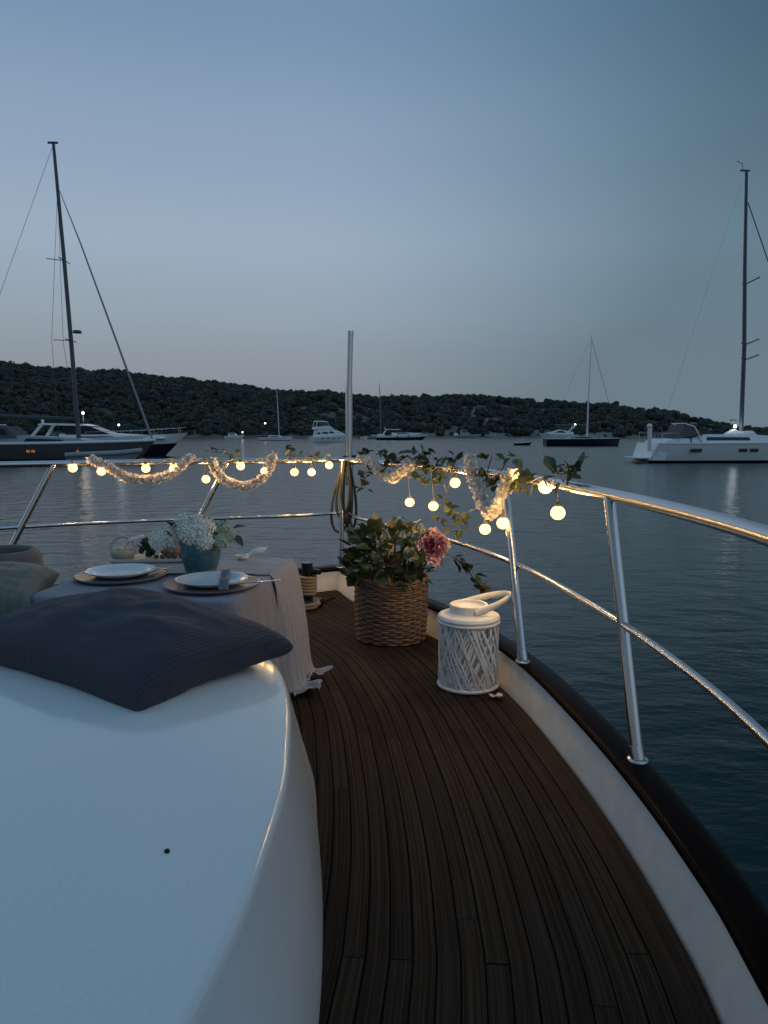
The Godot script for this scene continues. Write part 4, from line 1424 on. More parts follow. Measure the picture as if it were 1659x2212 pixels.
	tube(s, spline3([Vector3(0.022, 0.012, 0), Vector3(0.045, 0.026, 0), Vector3(0.075, 0.034, 0), Vector3(0.10, 0.044, 0)], 4), [0.006, 0.007, 0.008, 0.009, 0.011, 0.013, 0.013, 0.013, 0.012, 0.010, 0.007, 0.004, 0.002], 10)
	part(s, "handle", M.white, dish)

func uvc(p: Vector3) -> Vector2:
	return Vector2(p.x + p.z * 0.3, p.z + p.y) * 6.0

func cloth_material(c: Color, sd: int) -> StandardMaterial3D:
	var im := Image.create(128, 128, false, Image.FORMAT_RGBA8)
	var r := RandomNumberGenerator.new()
	r.seed = sd
	for y in 128:
		for x in 128:
			var v := 0.9 + 0.03 * sin(x * TAU / 4.0) + 0.03 * sin(y * TAU / 4.0) + r.randf_range(-0.05, 0.04)
			im.set_pixel(x, y, Color(v, v, v))
	var m := mat(c, 0.92)
	m.albedo_texture = tex(im)
	m.rim_enabled = true
	m.rim = 0.3
	return m

# a rounded head of small four-petalled florets
func florets(n: int, r: float, sd: int) -> ArrayMesh:
	var g := RandomNumberGenerator.new()
	g.seed = 500 + sd
	var s := st()
	s.set_smooth_group(-1)
	for k in n:
		var f := (k + 0.5) / n
		var phi := k * 2.39996
		var yy := 1.0 - 1.75 * f
		var rr := sqrt(maxf(1.0 - yy * yy, 0.0))
		var d := Vector3(cos(phi) * rr, yy * 0.85, sin(phi) * rr).normalized()
		var p := d * r * g.randf_range(0.82, 1.05)
		var x := d.cross(Vector3(g.randfn(), g.randfn(), g.randfn())).normalized()
		var z := d.cross(x)
		var q := r * g.randf_range(0.24, 0.34)
		for j in 4:
			var a := TAU * j / 4.0
			var e := x * cos(a) + z * sin(a)
			var w := x * -sin(a) + z * cos(a)
			tri(s, p, p + (e + w * 0.55) * q + d * q * 0.12, p + e * q * 1.3 + d * q * 0.3)
			tri(s, p, p + e * q * 1.3 + d * q * 0.3, p + (e - w * 0.55) * q + d * q * 0.12)
	return mesh_of(s)

var leaf_mats := []
var leaf_meshes := []

func leaf_mat(k: int) -> StandardMaterial3D:
	if leaf_mats.is_empty():
		for c in [lin(0.05, 0.075, 0.03), lin(0.035, 0.065, 0.035), lin(0.025, 0.045, 0.028), lin(0.07, 0.085, 0.03), lin(0.06, 0.048, 0.03)]:
			leaf_mats.append(mat(c, 0.55, 0.0, {"cull_mode": BaseMaterial3D.CULL_DISABLED, "backlight_enabled": true, "backlight": Color(0.16, 0.17, 0.05)}))
	return leaf_mats[k]

# leaf of length 1 along +x, bent, with a crease
func leaf_mesh(k: int) -> ArrayMesh:
	if leaf_meshes.is_empty():
		for v in 4:
			var s := st()
			s.set_smooth_group(0)
			var wd: float = [0.27, 0.34, 0.22, 0.4][v]
			var bend: float = [0.25, 0.1, 0.4, -0.12][v]
			var rows := []
			for i in 8:
				var t := i / 7.0
				var w := wd * sin(pow(t, 0.75) * PI) * (1.0 + (0.16 if v == 3 and i % 2 == 0 else 0.0)) + 0.004
				var y := -bend * t * t
				rows.append([Vector3(t, y + w * 0.35, w), Vector3(t, y, 0), Vector3(t, y + w * 0.35, -w)])
			for i in 7:
				for j in 2:
					quad(s, rows[i][j], rows[i + 1][j], rows[i + 1][j + 1], rows[i][j + 1])
			leaf_meshes.append(mesh_of(s))
	return leaf_meshes[k]

func put_leaf(parent: Node, at: Vector3, turn: float, tilt: float, size: float, mk: int, kind := -1) -> void:
	var b := Basis(Vector3.UP, deg_to_rad(turn)) * Basis(Vector3.BACK, deg_to_rad(tilt)) * Basis(Vector3.RIGHT, rng.randf_range(-0.7, 0.7))
	put(leaf_mesh(kind if kind >= 0 else rng.randi_range(0, 3)), "leaf", leaf_mat(mk), parent, Transform3D(b.scaled_local(Vector3.ONE * size), at))

# ------------------------------------------------------------------ cushions
func pillow(a: float, b: float, th: float, sd: int, sag := 0.0, full := 0.42) -> ArrayMesh:
	var n := 56
	var nz := FastNoiseLite.new()
	nz.seed = sd
	nz.frequency = 1.6
	var s := st()
	s.set_smooth_group(0)
	var f := func(i: int, j: int, up: float) -> Vector3:
		var u := 2.0 * i / n - 1.0
		var v := 2.0 * j / n - 1.0
		u = sin(u * PI / 2)
		v = sin(v * PI / 2)
		var x := a * u * (1.0 - 0.10 * (1.0 - v * v))
		var z := b * v * (1.0 - 0.10 * (1.0 - u * u))
		var cut := 1.0 - 0.06 * pow(u * u * v * v, 1.5)
		x *= cut
		z *= cut
		var e := maxf((1.0 - u * u) * (1.0 - v * v), 0.0)
		var y := up * th * 0.5 * pow(e, full)
		y += nz.get_noise_3d(x * 3.2, up * 3.0, z * 3.2) * 0.022 * pow(e, 0.3)
		y += -sag * (u * u + v * v) * 0.5
		return Vector3(x, y, z)
	for up in [1.0, -1.0]:
		for i in n:
			for j in n:
				var p := [f.call(i, j, up), f.call(i + 1, j, up), f.call(i + 1, j + 1, up), f.call(i, j + 1, up)]
				var t := []
				for q in p:
					t.append(Vector2(q.x, q.z))
				if up > 0.0:
					quad_uv(s, [p[3], p[2], p[1], p[0]], [t[3], t[2], t[1], t[0]])
				else:
					quad_uv(s, p, t)
	s.generate_normals()
	s.generate_tangents()
	return s.commit()

func build_cushions() -> void:
	# ribbed navy cushion, corner towards the viewer
	var im := Image.create(64, 64, false, Image.FORMAT_RGBA8)
	var al := Image.create(64, 64, false, Image.FORMAT_RGB8)
	var r := RandomNumberGenerator.new()
	r.seed = 12
	for y in 64:
		for x in 64:
			var c := absf(sin(x * PI / 16.0))
			var v := clampf(pow(c, 0.6) + r.randf_range(-0.05, 0.05), 0.0, 1.0)
			im.set_pixel(x, y, Color(v, v, v))
			var q := r.randf_range(0.8, 1.0)
			al.set_pixel(x, y, Color(q, q, q))
	im.bump_map_to_normal_map(5.0)
	var m := mat(lin(0.052, 0.053, 0.075), 0.95)
	m.albedo_texture = tex(al)
	m.normal_enabled = true
	m.normal_texture = tex(im)
	m.normal_scale = 0.6
	m.uv1_scale = Vector3(26, 26, 26)
	m.rim_enabled = true
	m.rim = 0.4
	var c := thing("navy_cushion", "navy blue ribbed corduroy cushion lying on the white coachroof", "cushion", Vector3(-0.70, 0.383, -1.975))
	var o := put(pillow(0.385, 0.285, 0.175, 3, 0.045, 0.3), "cover", m, c, Transform3D(Basis(Vector3.UP, deg_to_rad(-32.0)) * Basis(Vector3.BACK, deg_to_rad(-2.0)), Vector3(0, 0.078, 0)))
	# sage cushion
	var fab := cloth_material(lin(0.17, 0.19, 0.155), 31)
	c = thing("sage_cushion", "sage green cushion on the coachroof beside the table", "cushion", Vector3(-1.40, 0.384, -2.45))
	put(pillow(0.26, 0.24, 0.19, 8), "cover", fab, c, Transform3D(Basis(Vector3.UP, deg_to_rad(12.0)) * Basis(Vector3.RIGHT, deg_to_rad(3.0)), Vector3(0, 0.078, 0)))
	# grey soft tub with a rolled rim standing behind
	var tub := thing("fabric_tub", "grey felt tub with a rolled open rim behind the sage cushion", "tub", Vector3(-1.545, 0.0, -2.93))
	var gf := cloth_material(lin(0.185, 0.175, 0.175), 32)
	var s := st()
	lathe(s, [Vector2(0, 0.0), Vector2(0.15, 0.0), Vector2(0.165, 0.02), Vector2(0.175, 0.2), Vector2(0.172, 0.4), Vector2(0.16, 0.505), Vector2(0.145, 0.53), Vector2(0.125, 0.53), Vector2(0.12, 0.515), Vector2(0.125, 0.42), Vector2(0.13, 0.1), Vector2(0, 0.08)], 40)
	part(s, "body", gf, tub)
	s = st()
	var hp := []
	for k in 13:
		var a := PI * k / 12.0
		hp.append(Vector3(cos(a) * 0.06, 0.50 + sin(a) * 0.05, 0.166))
	tube(s, hp, 0.011, 8)
	part(s, "handle", gf, tub)

# ------------------------------------------------------------------ lantern
func build_lantern() -> void:
	var p := Vector3(0.333, 0.002, -2.85)
	var t := thing("woven_lantern", "white woven cane lantern with lid and hoop handle on the deck", "lantern", p)
	var cane := mat(lin(0.76, 0.75, 0.74), 0.55)
	var R := 0.115
	var H := 0.275
	var s := st()
	for yy in [[0.008, 0.0], [H, 0.0], [H - 0.014, 0.001]]:
		var ring := []
		for k in 40:
			ring.append(Vector3(cos(TAU * k / 40) * (R + yy[1]), yy[0], sin(TAU * k / 40) * (R + yy[1])))
		tube(s, ring, 0.008, 8, true)
	part(s, "rim", cane, t)
	# crossing strips
	for k in 104:
		var a0 := TAU * (k / 2) / 34.0 + rng.randf_range(-0.05, 0.05)
		var lean := rng.randf_range(0.85, 1.15) * (1.0 if k % 2 == 0 else -1.0)
		if k >= 68:
			a0 = rng.randf() * TAU
			lean *= rng.randf_range(0.2, 0.9)
		var y0 := 0.006
		var y1 := H - 0.004
		var rad := R + (0.0022 if k % 2 == 0 else -0.0022) + rng.randf_range(-0.001, 0.001)
		var wd := rng.randf_range(0.0028, 0.0042)
		s = st()
		s.set_smooth_group(-1)
		var prev := []
		for i in 11:
			var f := i / 10.0
			var a := a0 + lean * f + sin(f * 3.0 + k) * 0.05
			var c := Vector3(cos(a), 0, sin(a))
			var tg := Vector3(-sin(a), 0, cos(a))
			var nrm := c
			var side := nrm.cross((tg * lean * rad + Vector3.UP * (y1 - y0)).normalized())
			var mid := c * rad + Vector3(0, lerpf(y0, y1, f), 0)
			var cur := [mid - side * wd - nrm * 0.0012, mid + side * wd - nrm * 0.0012, mid + side * wd * 0.8 + nrm * 0.0012, mid - side * wd * 0.8 + nrm * 0.0012]
			if i > 0:
				for j in 4:
					var j2 := (j + 1) % 4
					quad(s, prev[j], prev[j2], cur[j2], cur[j])
			prev = cur
		part(s, "cane_strip", cane, t)
	# floor, shoulder and lid
	s = st()
	lathe(s, [Vector2(0, 0.012), Vector2(R - 0.004, 0.012), Vector2(R - 0.004, 0.004), Vector2(0, 0.004)], 32)
	part(s, "base", cane, t)
	s = st()
	lathe(s, [Vector2(0.0, H - 0.004), Vector2(R - 0.002, H - 0.004), Vector2(R + 0.005, H + 0.002), Vector2(R + 0.004, H + 0.010), Vector2(R - 0.004, H + 0.014), Vector2(0.079, H + 0.022), Vector2(0.075, H + 0.022)], 40)
	lathe(s, [Vector2(0.0755, H + 0.0215), Vector2(0.0755, H + 0.0225), Vector2(0.0755, H + 0.050), Vector2(0.0755, H + 0.051), Vector2(0.073, H + 0.0535), Vector2(0.064, H + 0.0535), Vector2(0.0635, H + 0.052), Vector2(0.063, H + 0.047), Vector2(0, H + 0.047)], 40)
	part(s, "lid", cane, t)
	# inner glass cylinder
	var glass := mat(Color(0.9, 0.95, 0.95, 0.12), 0.03)
	glass.transparency = BaseMaterial3D.TRANSPARENCY_ALPHA
	s = st()
	lathe(s, [Vector2(0.085, 0.014), Vector2(0.085, H - 0.02)], 28)
	part(s, "glass", glass, t)
	s = st()
	lathe(s, [Vector2(0, 0.013), Vector2(0.038, 0.013), Vector2(0.039, 0.10), Vector2(0.034, 0.104), Vector2(0, 0.100)], 20)
	part(s, "candle", mat(lin(0.6, 0.57, 0.5), 0.5), t)
	# flat hoop handle folded over to one side
	s = st()
	s.set_smooth_group(0)
	var prev2 := []
	var tilt := deg_to_rad(13.0)
	var dir := Vector3(cos(deg_to_rad(18.0)), 0, -sin(deg_to_rad(18.0)))
	var ax := Vector3(dir.z, 0, -dir.x)
	for i in 37:
		var a := PI * i / 36.0
		var q := ax * cos(a) * 0.083 + (dir * cos(tilt) + Vector3.UP * sin(tilt)) * sin(a) * 0.195
		q += Vector3(-0.01, H + 0.034, 0)
		var nn := (ax * cos(a) + dir * sin(a)).normalized()
		var up := (Vector3.UP * cos(tilt) - dir * sin(tilt))
		var cur := [q - up * 0.013 - nn * 0.002, q + up * 0.013 - nn * 0.002, q + up * 0.013 + nn * 0.002, q - up * 0.013 + nn * 0.002]
		if i > 0:
			for j in 4:
				var j2 := (j + 1) % 4
				quad(s, prev2[j], prev2[j2], cur[j2], cur[j])
		prev2 = cur
	part(s, "handle", cane, t)
	# fallen petals beside it
	var white_p := mat(lin(0.6, 0.56, 0.54), 0.8, 0.0, {"cull_mode": BaseMaterial3D.CULL_DISABLED})
	var f := thing("fallen_blossom", "fallen white blossom on the deck beside the woven lantern", "blossom", Vector3(0.425, 0.002, -2.70))
	for k in 7:
		var b := Basis(Vector3.UP, k * 0.9) * Basis(Vector3.BACK, rng.randf_range(0.1, 0.6))
		put(leaf_mesh(3), "petal", white_p, f, Transform3D(b.scaled_local(Vector3.ONE * 0.028), Vector3(0.012 * (k % 3) - 0.01, 0.004, 0.010 * (k % 2))))

# ------------------------------------------------------------------ basket of flowers
func build_basket() -> void:
	var p := Vector3(0.035, 0.002, -3.53)
	var t := thing("wicker_basket", "brown wicker basket with loop handles holding flowers on the bow deck", "basket", p, 12.0)
	var wk := []
	for c in [lin(0.22, 0.145, 0.105), lin(0.19, 0.125, 0.09), lin(0.25, 0.17, 0.125)]:
		wk.append(mat(c, 0.75, 0.0, {"albedo_texture": tex(noise_img(64, 0.06, 3, 40 + wk.size(), 0.6, 1.0)), "uv1_triplanar": true, "uv1_scale": Vector3(20, 20, 20)}))
	var H := 0.30
	var s := st()
	for k in 30:
		var a := TAU * k / 30
		tube(s, [Vector3(cos(a) * 0.158, 0.005, sin(a) * 0.158), Vector3(cos(a) * 0.172, H * 0.5, sin(a) * 0.172), Vector3(cos(a) * 0.166, H, sin(a) * 0.166)], 0.004, 5)
	var stakes := part(s, "stakes", wk[1], t)
	stakes.set_meta("kind", "stuff")
	var rows := 25
	for k in rows:
		var f := k / (rows - 1.0)
		var rad := 0.161 + 0.010 * sin(clampf(f * 1.6, 0.0, 1.0) * PI * 0.5)
		var ring := []
		var jit := rng.randf() * TAU
		for i in 120:
			var a := TAU * i / 120
			ring.append(Vector3(cos(a) * (rad + sin(a * 15.0 + PI * k) * 0.0042), 0.008 + f * (H - 0.012) + sin(a * 3.0 + jit) * 0.0016, sin(a) * (rad + sin(a * 15.0 + PI * k) * 0.0042)))
		s = st()
		tube(s, ring, 0.0066, 6, true)
		part(s, "wicker_strand", wk[k % 3], t)
	s = st()
	var plait := []
	for i in 160:
		var a := TAU * i / 160
		plait.append(Vector3(cos(a) * (0.168 + sin(a * 20.0) * 0.005), H + 0.002 + cos(a * 20.0) * 0.005, sin(a) * (0.168 + sin(a * 20.0) * 0.005)))
	tube(s, plait, 0.0085, 7, true)
	part(s, "rim", wk[2], t)
	s = st()
	lathe(s, [Vector2(0, 0.006), Vector2(0.15, 0.006), Vector2(0.15, 0.0), Vector2(0, 0.0)], 24)
	part(s, "base", wk[1], t)
	for d in [[-1.0, 2.05], [1.0, 2.05 + PI]]:
		s = st()
		var hp := []
		var a0: float = d[1]
		for k in 13:
			var a := PI * k / 12.0
			var e := a0 + cos(a) * 0.2
			hp.append(Vector3(cos(e) * 0.17, H - 0.005 + sin(a) * 0.062, sin(e) * 0.17))
		tube(s, hp, 0.009, 8)
		part(s, "handle", wk[2], t)
	# flowers and foliage (positions in metres from the basket's foot)
	var stems := thing("foliage_spray", "dense dark leafy spray filling the wicker basket", "leaves", p)
	for k in 240:
		var a := rng.randf() * TAU
		var rr := sqrt(rng.randf()) * 0.20
		var h := 0.29 + pow(rng.randf(), 1.1) * 0.30 * (1.0 - rr * 1.3)
		put_leaf(stems, Vector3(cos(a) * rr - 0.015, h, sin(a) * rr), rad_to_deg(-a) + rng.randf_range(-50, 50), rng.randf_range(-25, 70), rng.randf_range(0.05, 0.095), [1, 2, 2, 0, 4][k % 5])
	s = st()
	for k in 14:
		var a := TAU * k / 14
		tube(s, [Vector3(cos(a) * 0.03, 0.05, sin(a) * 0.03), Vector3(cos(a) * 0.06, 0.3, sin(a) * 0.06), Vector3(cos(a) * 0.09, 0.5, sin(a) * 0.09)], 0.003, 5)
	part(s, "stems", leaf_mat(2), stems)
	var tall := [[Vector3(-0.09, 0.56, 0.02), "tall dark leafy shoot at the staff side of the basket", 1, 0.07, 16], [Vector3(-0.035, 0.57, 0.03), "upright olive green leafy shoot in the middle of the basket", 0, 0.06, 14], [Vector3(0.1, 0.565, 0.0), "brownish dried leafy shoot above the pink peony", 4, 0.055, 18]]
	for a in tall:
		var sp := thing("leafy_shoot", a[1], "leaves", p, 0.0, "shoots in the wicker basket")
		var hp: Vector3 = a[0]
		s = st()
		tube(s, [Vector3(hp.x * 0.4, 0.1, 0), Vector3(hp.x * 0.8, 0.35, hp.z), hp], 0.003, 6)
		part(s, "stem", leaf_mat(4), sp)
		for k in a[4]:
			var q := hp + Vector3(rng.randf_range(-0.04, 0.04), -rng.randf() * 0.15, rng.randf_range(-0.03, 0.03))
			put_leaf(sp, q, rng.randf() * 360.0, rng.randf_range(0, 80), a[3] * rng.randf_range(0.8, 1.15), a[2])
	# big serrated leaves reaching out to the left
	var sl := thing("serrated_leaves", "dark serrated leaves reaching out over the staff side of the basket", "leaves", p)
	for a in [[Vector3(-0.13, 0.455, 0.03), 160.0, 35.0, 0.13], [Vector3(-0.14, 0.42, 0.05), 190.0, 5.0, 0.11], [Vector3(-0.13, 0.37, 0.05), 170.0, -30.0, 0.10], [Vector3(-0.10, 0.43, 0.08), 210.0, -20.0, 0.11], [Vector3(-0.14, 0.33, 0.04), 200.0, -45.0, 0.08]]:
		put_leaf(sl, a[0], a[1], a[2], a[3], 1, 3)
	s = st()
	tube(s, [Vector3(-0.05, 0.25, 0.02), Vector3(-0.13, 0.40, 0.04), Vector3(-0.16, 0.46, 0.04)], 0.003, 6)
	part(s, "stem", leaf_mat(1), sl)
	# hanging sprig to the right
	var hg := thing("trailing_sprig", "leafy sprig trailing over the lantern side of the basket", "leaves", p)
	var hs := spline3([Vector3(0.12, 0.34, 0.05), Vector3(0.24, 0.42, 0.05), Vector3(0.33, 0.38, 0.06), Vector3(0.40, 0.29, 0.07), Vector3(0.43, 0.24, 0.08)], 4)
	s = st()
	tube(s, hs, 0.0028, 6)
	part(s, "stem", leaf_mat(4), hg)
	for k in 24:
		var q: Vector3 = hs[rng.randi_range(5, hs.size() - 1)]
		put_leaf(hg, q + Vector3(rng.randf_range(-0.02, 0.02), rng.randf_range(-0.015, 0.015), rng.randf_range(-0.02, 0.02)), rng.randf_range(-60, 60), rng.randf_range(-80, 20), rng.randf_range(0.045, 0.07), [4, 2, 1][k % 3])
	# pink peony
	var pe := thing("pink_peony", "large pink ruffled peony at the lantern side of the basket", "flower", p + Vector3(0.198, 0.465, 0.10))
	var pink := [mat(lin(0.70, 0.50, 0.58), 0.7, 0.0, {"cull_mode": BaseMaterial3D.CULL_DISABLED, "backlight_enabled": true, "backlight": Color(0.2, 0.1, 0.11)}), mat(lin(0.60, 0.36, 0.46), 0.7, 0.0, {"cull_mode": BaseMaterial3D.CULL_DISABLED}), mat(lin(0.36, 0.13, 0.23), 0.7, 0.0, {"cull_mode": BaseMaterial3D.CULL_DISABLED})]
	bloom(pe, Vector3(-0.15, 0.25, 1.0), 0.084, pink, 60)
	s = st()
	tube(s, [Vector3(-0.09, -0.25, -0.1), Vector3(-0.02, -0.05, -0.04), Vector3(0, 0, -0.01)], 0.004, 6)
	part(s, "stem", leaf_mat(0), pe)
	var wr := thing("white_rose", "small greenish white rose beside the pink peony", "flower", p + Vector3(0.085, 0.445, 0.21))
	bloom(wr, Vector3(0.0, 0.2, 1.0), 0.037, [mat(lin(0.36, 0.40, 0.33), 0.7, 0.0, {"cull_mode": BaseMaterial3D.CULL_DISABLED}), mat(lin(0.30, 0.35, 0.27), 0.7, 0.0, {"cull_mode": BaseMaterial3D.CULL_DISABLED})], 30)
	s = st()
	tube(s, [Vector3(-0.04, -0.2, -0.15), Vector3(0, 0, -0.01)], 0.004, 6)
	part(s, "stem", leaf_mat(0), wr)

# a ruffled bloom facing a direction; each petal is a part
func bloom(parent: Node3D, face: Vector3, r: float, ms: Array, n: int) -> void:
	var z := face.normalized()
	var x := Vector3.UP.cross(z).normalized()
	var base := Basis(x, z.cross(x), z)
	var pet := st()
	pet.set_smooth_group(0)
	var rows := []
	for i in 6:
		var t := i / 5.0
		var w := 0.52 * sin(pow(t, 0.6) * PI * 0.78 + 0.12)
		var row := []
		for j in 5:
			var c := j / 2.0 - 1.0
			row.append(Vector3(c * w, t + (0.06 * sin(j * 2.6) if i == 5 else 0.0) - 0.12 * c * c * t, 0.28 * c * c * w - 0.5 * t * (1.0 - t) + (0.05 * cos(j * 3.1) if i > 3 else 0.0)))
		rows.append(row)
	for i in 5:
		for j in 4:
			quad(pet, rows[i][j], rows[i][j + 1], rows[i + 1][j + 1], rows[i + 1][j])
	var pm := mesh_of(pet)
	for k in n:
		var f := (k + 0.5) / n
		var phi := k * 2.39996
		var open := lerpf(0.15, 1.5, f)
		var d := base * (Basis(Vector3.BACK, phi) * Basis(Vector3.RIGHT, -open + PI / 2) * Basis(Vector3.UP, rng.randf_range(-0.3, 0.3)))
		var sz := r * lerpf(0.62, 1.05, f) * rng.randf_range(0.85, 1.1)
		put(pm, "petal", ms[clampi(int((1.0 - f) * ms.size()), 0, ms.size() - 1)], parent, Transform3D(d.scaled_local(Vector3.ONE * sz), base.z * (1.0 - f) * r * 0.1))

# ------------------------------------------------------------------ garlands along the rail
func build_garlands() -> void:
	var wm := mat(lin(0.88, 0.84, 0.80), 0.8, 0.0, {"cull_mode": BaseMaterial3D.CULL_DISABLED, "backlight_enabled": true, "backlight": Color(0.35, 0.3, 0.28)})
	var swags := [
		[[Vector3(-1.08, 0.847, 0.93), Vector3(-1.04, 0.817, 0.88), Vector3(-0.99, 0.771, 0.83), Vector3(-0.94, 0.738, 0.78), Vector3(-0.87, 0.725, 0.72), Vector3(-0.81, 0.734, 0.66), Vector3(-0.75, 0.770, 0.61), Vector3(-0.68, 0.859, 0.55)], "long white blossom garland sagging between four bulbs on the rail behind the vase"],
		[[Vector3(-0.58, 0.830, 0.48), Vector3(-0.57, 0.767, 0.46), Vector3(-0.52, 0.710, 0.43), Vector3(-0.44, 0.675, 0.37), Vector3(-0.38, 0.696, 0.32), Vector3(-0.33, 0.757, 0.27), Vector3(-0.30, 0.854, 0.25)], "pinkish white blossom garland looped on the rail over a leaning stanchion"],
		[[Vector3(0.25, 0.851, 0.18), Vector3(0.37, 0.825, 0.29), Vector3(0.46, 0.777, 0.36), Vector3(0.56, 0.753, 0.44), Vector3(0.64, 0.800, 0.50), Vector3(0.75, 0.842, 0.59)], "short white blossom garland on the rail next to the bow staff"],
		[[Vector3(1.13, 0.883, 0.95), Vector3(1.15, 0.822, 0.98), Vector3(1.18, 0.763, 1.01), Vector3(1.22, 0.697, 1.06), Vector3(1.27, 0.657, 1.13), Vector3(1.33, 0.714, 1.20), Vector3(1.36, 0.766, 1.25), Vector3(1.41, 0.831, 1.32)], "deep V-shaped white blossom garland hanging from the rail above the lantern"]]
	for k in swags.size():
		var c := spline3(swags[k][0], 8)
		var t := thing("blossom_garland", swags[k][1], "garland", bw(c[c.size() / 2]), 0.0, "white garlands on the rail")
		var w := bws(c).map(func(q): return q - t.position)
		var s := st()
		tube(s, w, 0.0035, 6)
		part(s, "cord", leaf_mat(0), t)
		s = st()
		s.set_smooth_group(-1)
		for j in 2300:
			var f := rng.randf() * (w.size() - 1.001)
			var i := int(f)
			var q: Vector3 = (w[i] as Vector3).lerp(w[i + 1], f - i)
			var d := Vector3(rng.randfn(), rng.randfn() * 0.9, rng.randfn()).normalized()
			var x := d.cross(Vector3(rng.randfn(), rng.randfn(), rng.randfn())).normalized()
			var ln := rng.randf_range(0.016, 0.040)
			var wd := rng.randf_range(0.008, 0.014)
			var z := d.cross(x)
			var mid := q + d * ln * 0.6 + z * 0.003
			tri(s, q, mid - x * wd, mid + x * wd)
			tri(s, mid - x * wd, q + d * ln - z * 0.002, mid + x * wd)
		var pm := part(s, "blossoms", wm, t)
		pm.set_meta("kind", "stuff")
	# leafy sprigs tied to the rail, leaf by leaf
	var sprigs := [
		["pair of green leaves standing on the rail beside the pinkish garland", 1, [Vector3(-0.59, 0.885, 0.48), Vector3(-0.52, 0.871, 0.42), Vector3(-0.48, 0.848, 0.40)], 7],
		["small olive leaves on the rail between three hanging bulbs", 0, [Vector3(-0.23, 0.873, 0.18), Vector3(-0.20, 0.853, 0.15), Vector3(-0.13, 0.851, 0.07), Vector3(-0.08, 0.851, 0.03)], 9],
		["dark leafy sprig dangling from the rail just beside the bow staff", 2, [Vector3(0.28, 0.860, 0.20), Vector3(0.35, 0.784, 0.27), Vector3(0.30, 0.727, 0.23), Vector3(0.28, 0.670, 0.20)], 16],
		["upright green leafy sprig on the rail between two white blossom pieces", 1, [Vector3(0.47, 0.893, 0.37), Vector3(0.53, 0.857, 0.41), Vector3(0.58, 0.834, 0.45), Vector3(0.67, 0.875, 0.53), Vector3(0.50, 0.805, 0.39)], 18],
		["bushiest dark leaf bunch on the rail above the flower basket", 2, [Vector3(0.76, 0.866, 0.60), Vector3(0.80, 0.896, 0.64), Vector3(0.84, 0.846, 0.67), Vector3(0.89, 0.815, 0.72), Vector3(0.75, 0.771, 0.59), Vector3(0.84, 0.765, 0.67), Vector3(0.92, 0.750, 0.74), Vector3(0.99, 0.876, 0.80), Vector3(1.03, 0.856, 0.85)], 40],
		["thin green leaves inside the V of the hanging garland", 1, [Vector3(1.28, 0.901, 1.15), Vector3(1.24, 0.800, 1.09), Vector3(1.27, 0.774, 1.13), Vector3(1.38, 0.897, 1.28)], 12],
		["olive leaves lit by the bulb where the garland ends on the rail", 3, [Vector3(1.44, 0.802, 1.35), Vector3(1.46, 0.779, 1.39), Vector3(1.50, 0.810, 1.44), Vector3(1.55, 0.808, 1.52)], 16],
		["last green sprig on the bare end of the rail above the lowest bulb", 1, [Vector3(1.62, 0.874, 1.66), Vector3(1.65, 0.861, 1.70), Vector3(1.70, 0.888, 1.78), Vector3(1.71, 0.876, 1.82), Vector3(1.68, 0.854, 1.75)], 12],
		["yellowish leaf bunch hanging below the rail above the pink peony", 3, [Vector3(0.97, 0.654, 0.79), Vector3(1.02, 0.616, 0.83), Vector3(1.09, 0.604, 0.90), Vector3(0.94, 0.582, 0.76), Vector3(1.12, 0.577, 0.93), Vector3(1.04, 0.552, 0.85)], 22]]
	for a in sprigs:
		var pts: Array = a[2]
		var org := bw(pts[0])
		var t := thing("leaf_garland", a[0], "leaves", org, 0.0, "leafy sprigs on the rail")
		var w := bws(pts).map(func(q): return q - org)
		var s := st()
		if a[1] == 3 and pts.size() == 6:
			tube(s, spline3([bw(Vector3(1.0, 0.82, 0.80)) - org, w[0], w[1], w[2], w[4]], 4), 0.0025, 6)
		else:
			tube(s, spline3(w, 4), 0.0025, 6)
		part(s, "stem", leaf_mat(4), t)
		for k in int(a[3] * 1.7):
			var q: Vector3 = w[k % w.size()]
			q += Vector3(rng.randf_range(-0.03, 0.03), rng.randf_range(-0.02, 0.03), rng.randf_range(-0.02, 0.02))
			put_leaf(t, q, rng.randf() * 360.0, rng.randf_range(-60, 80), rng.randf_range(0.032, 0.058), a[1])

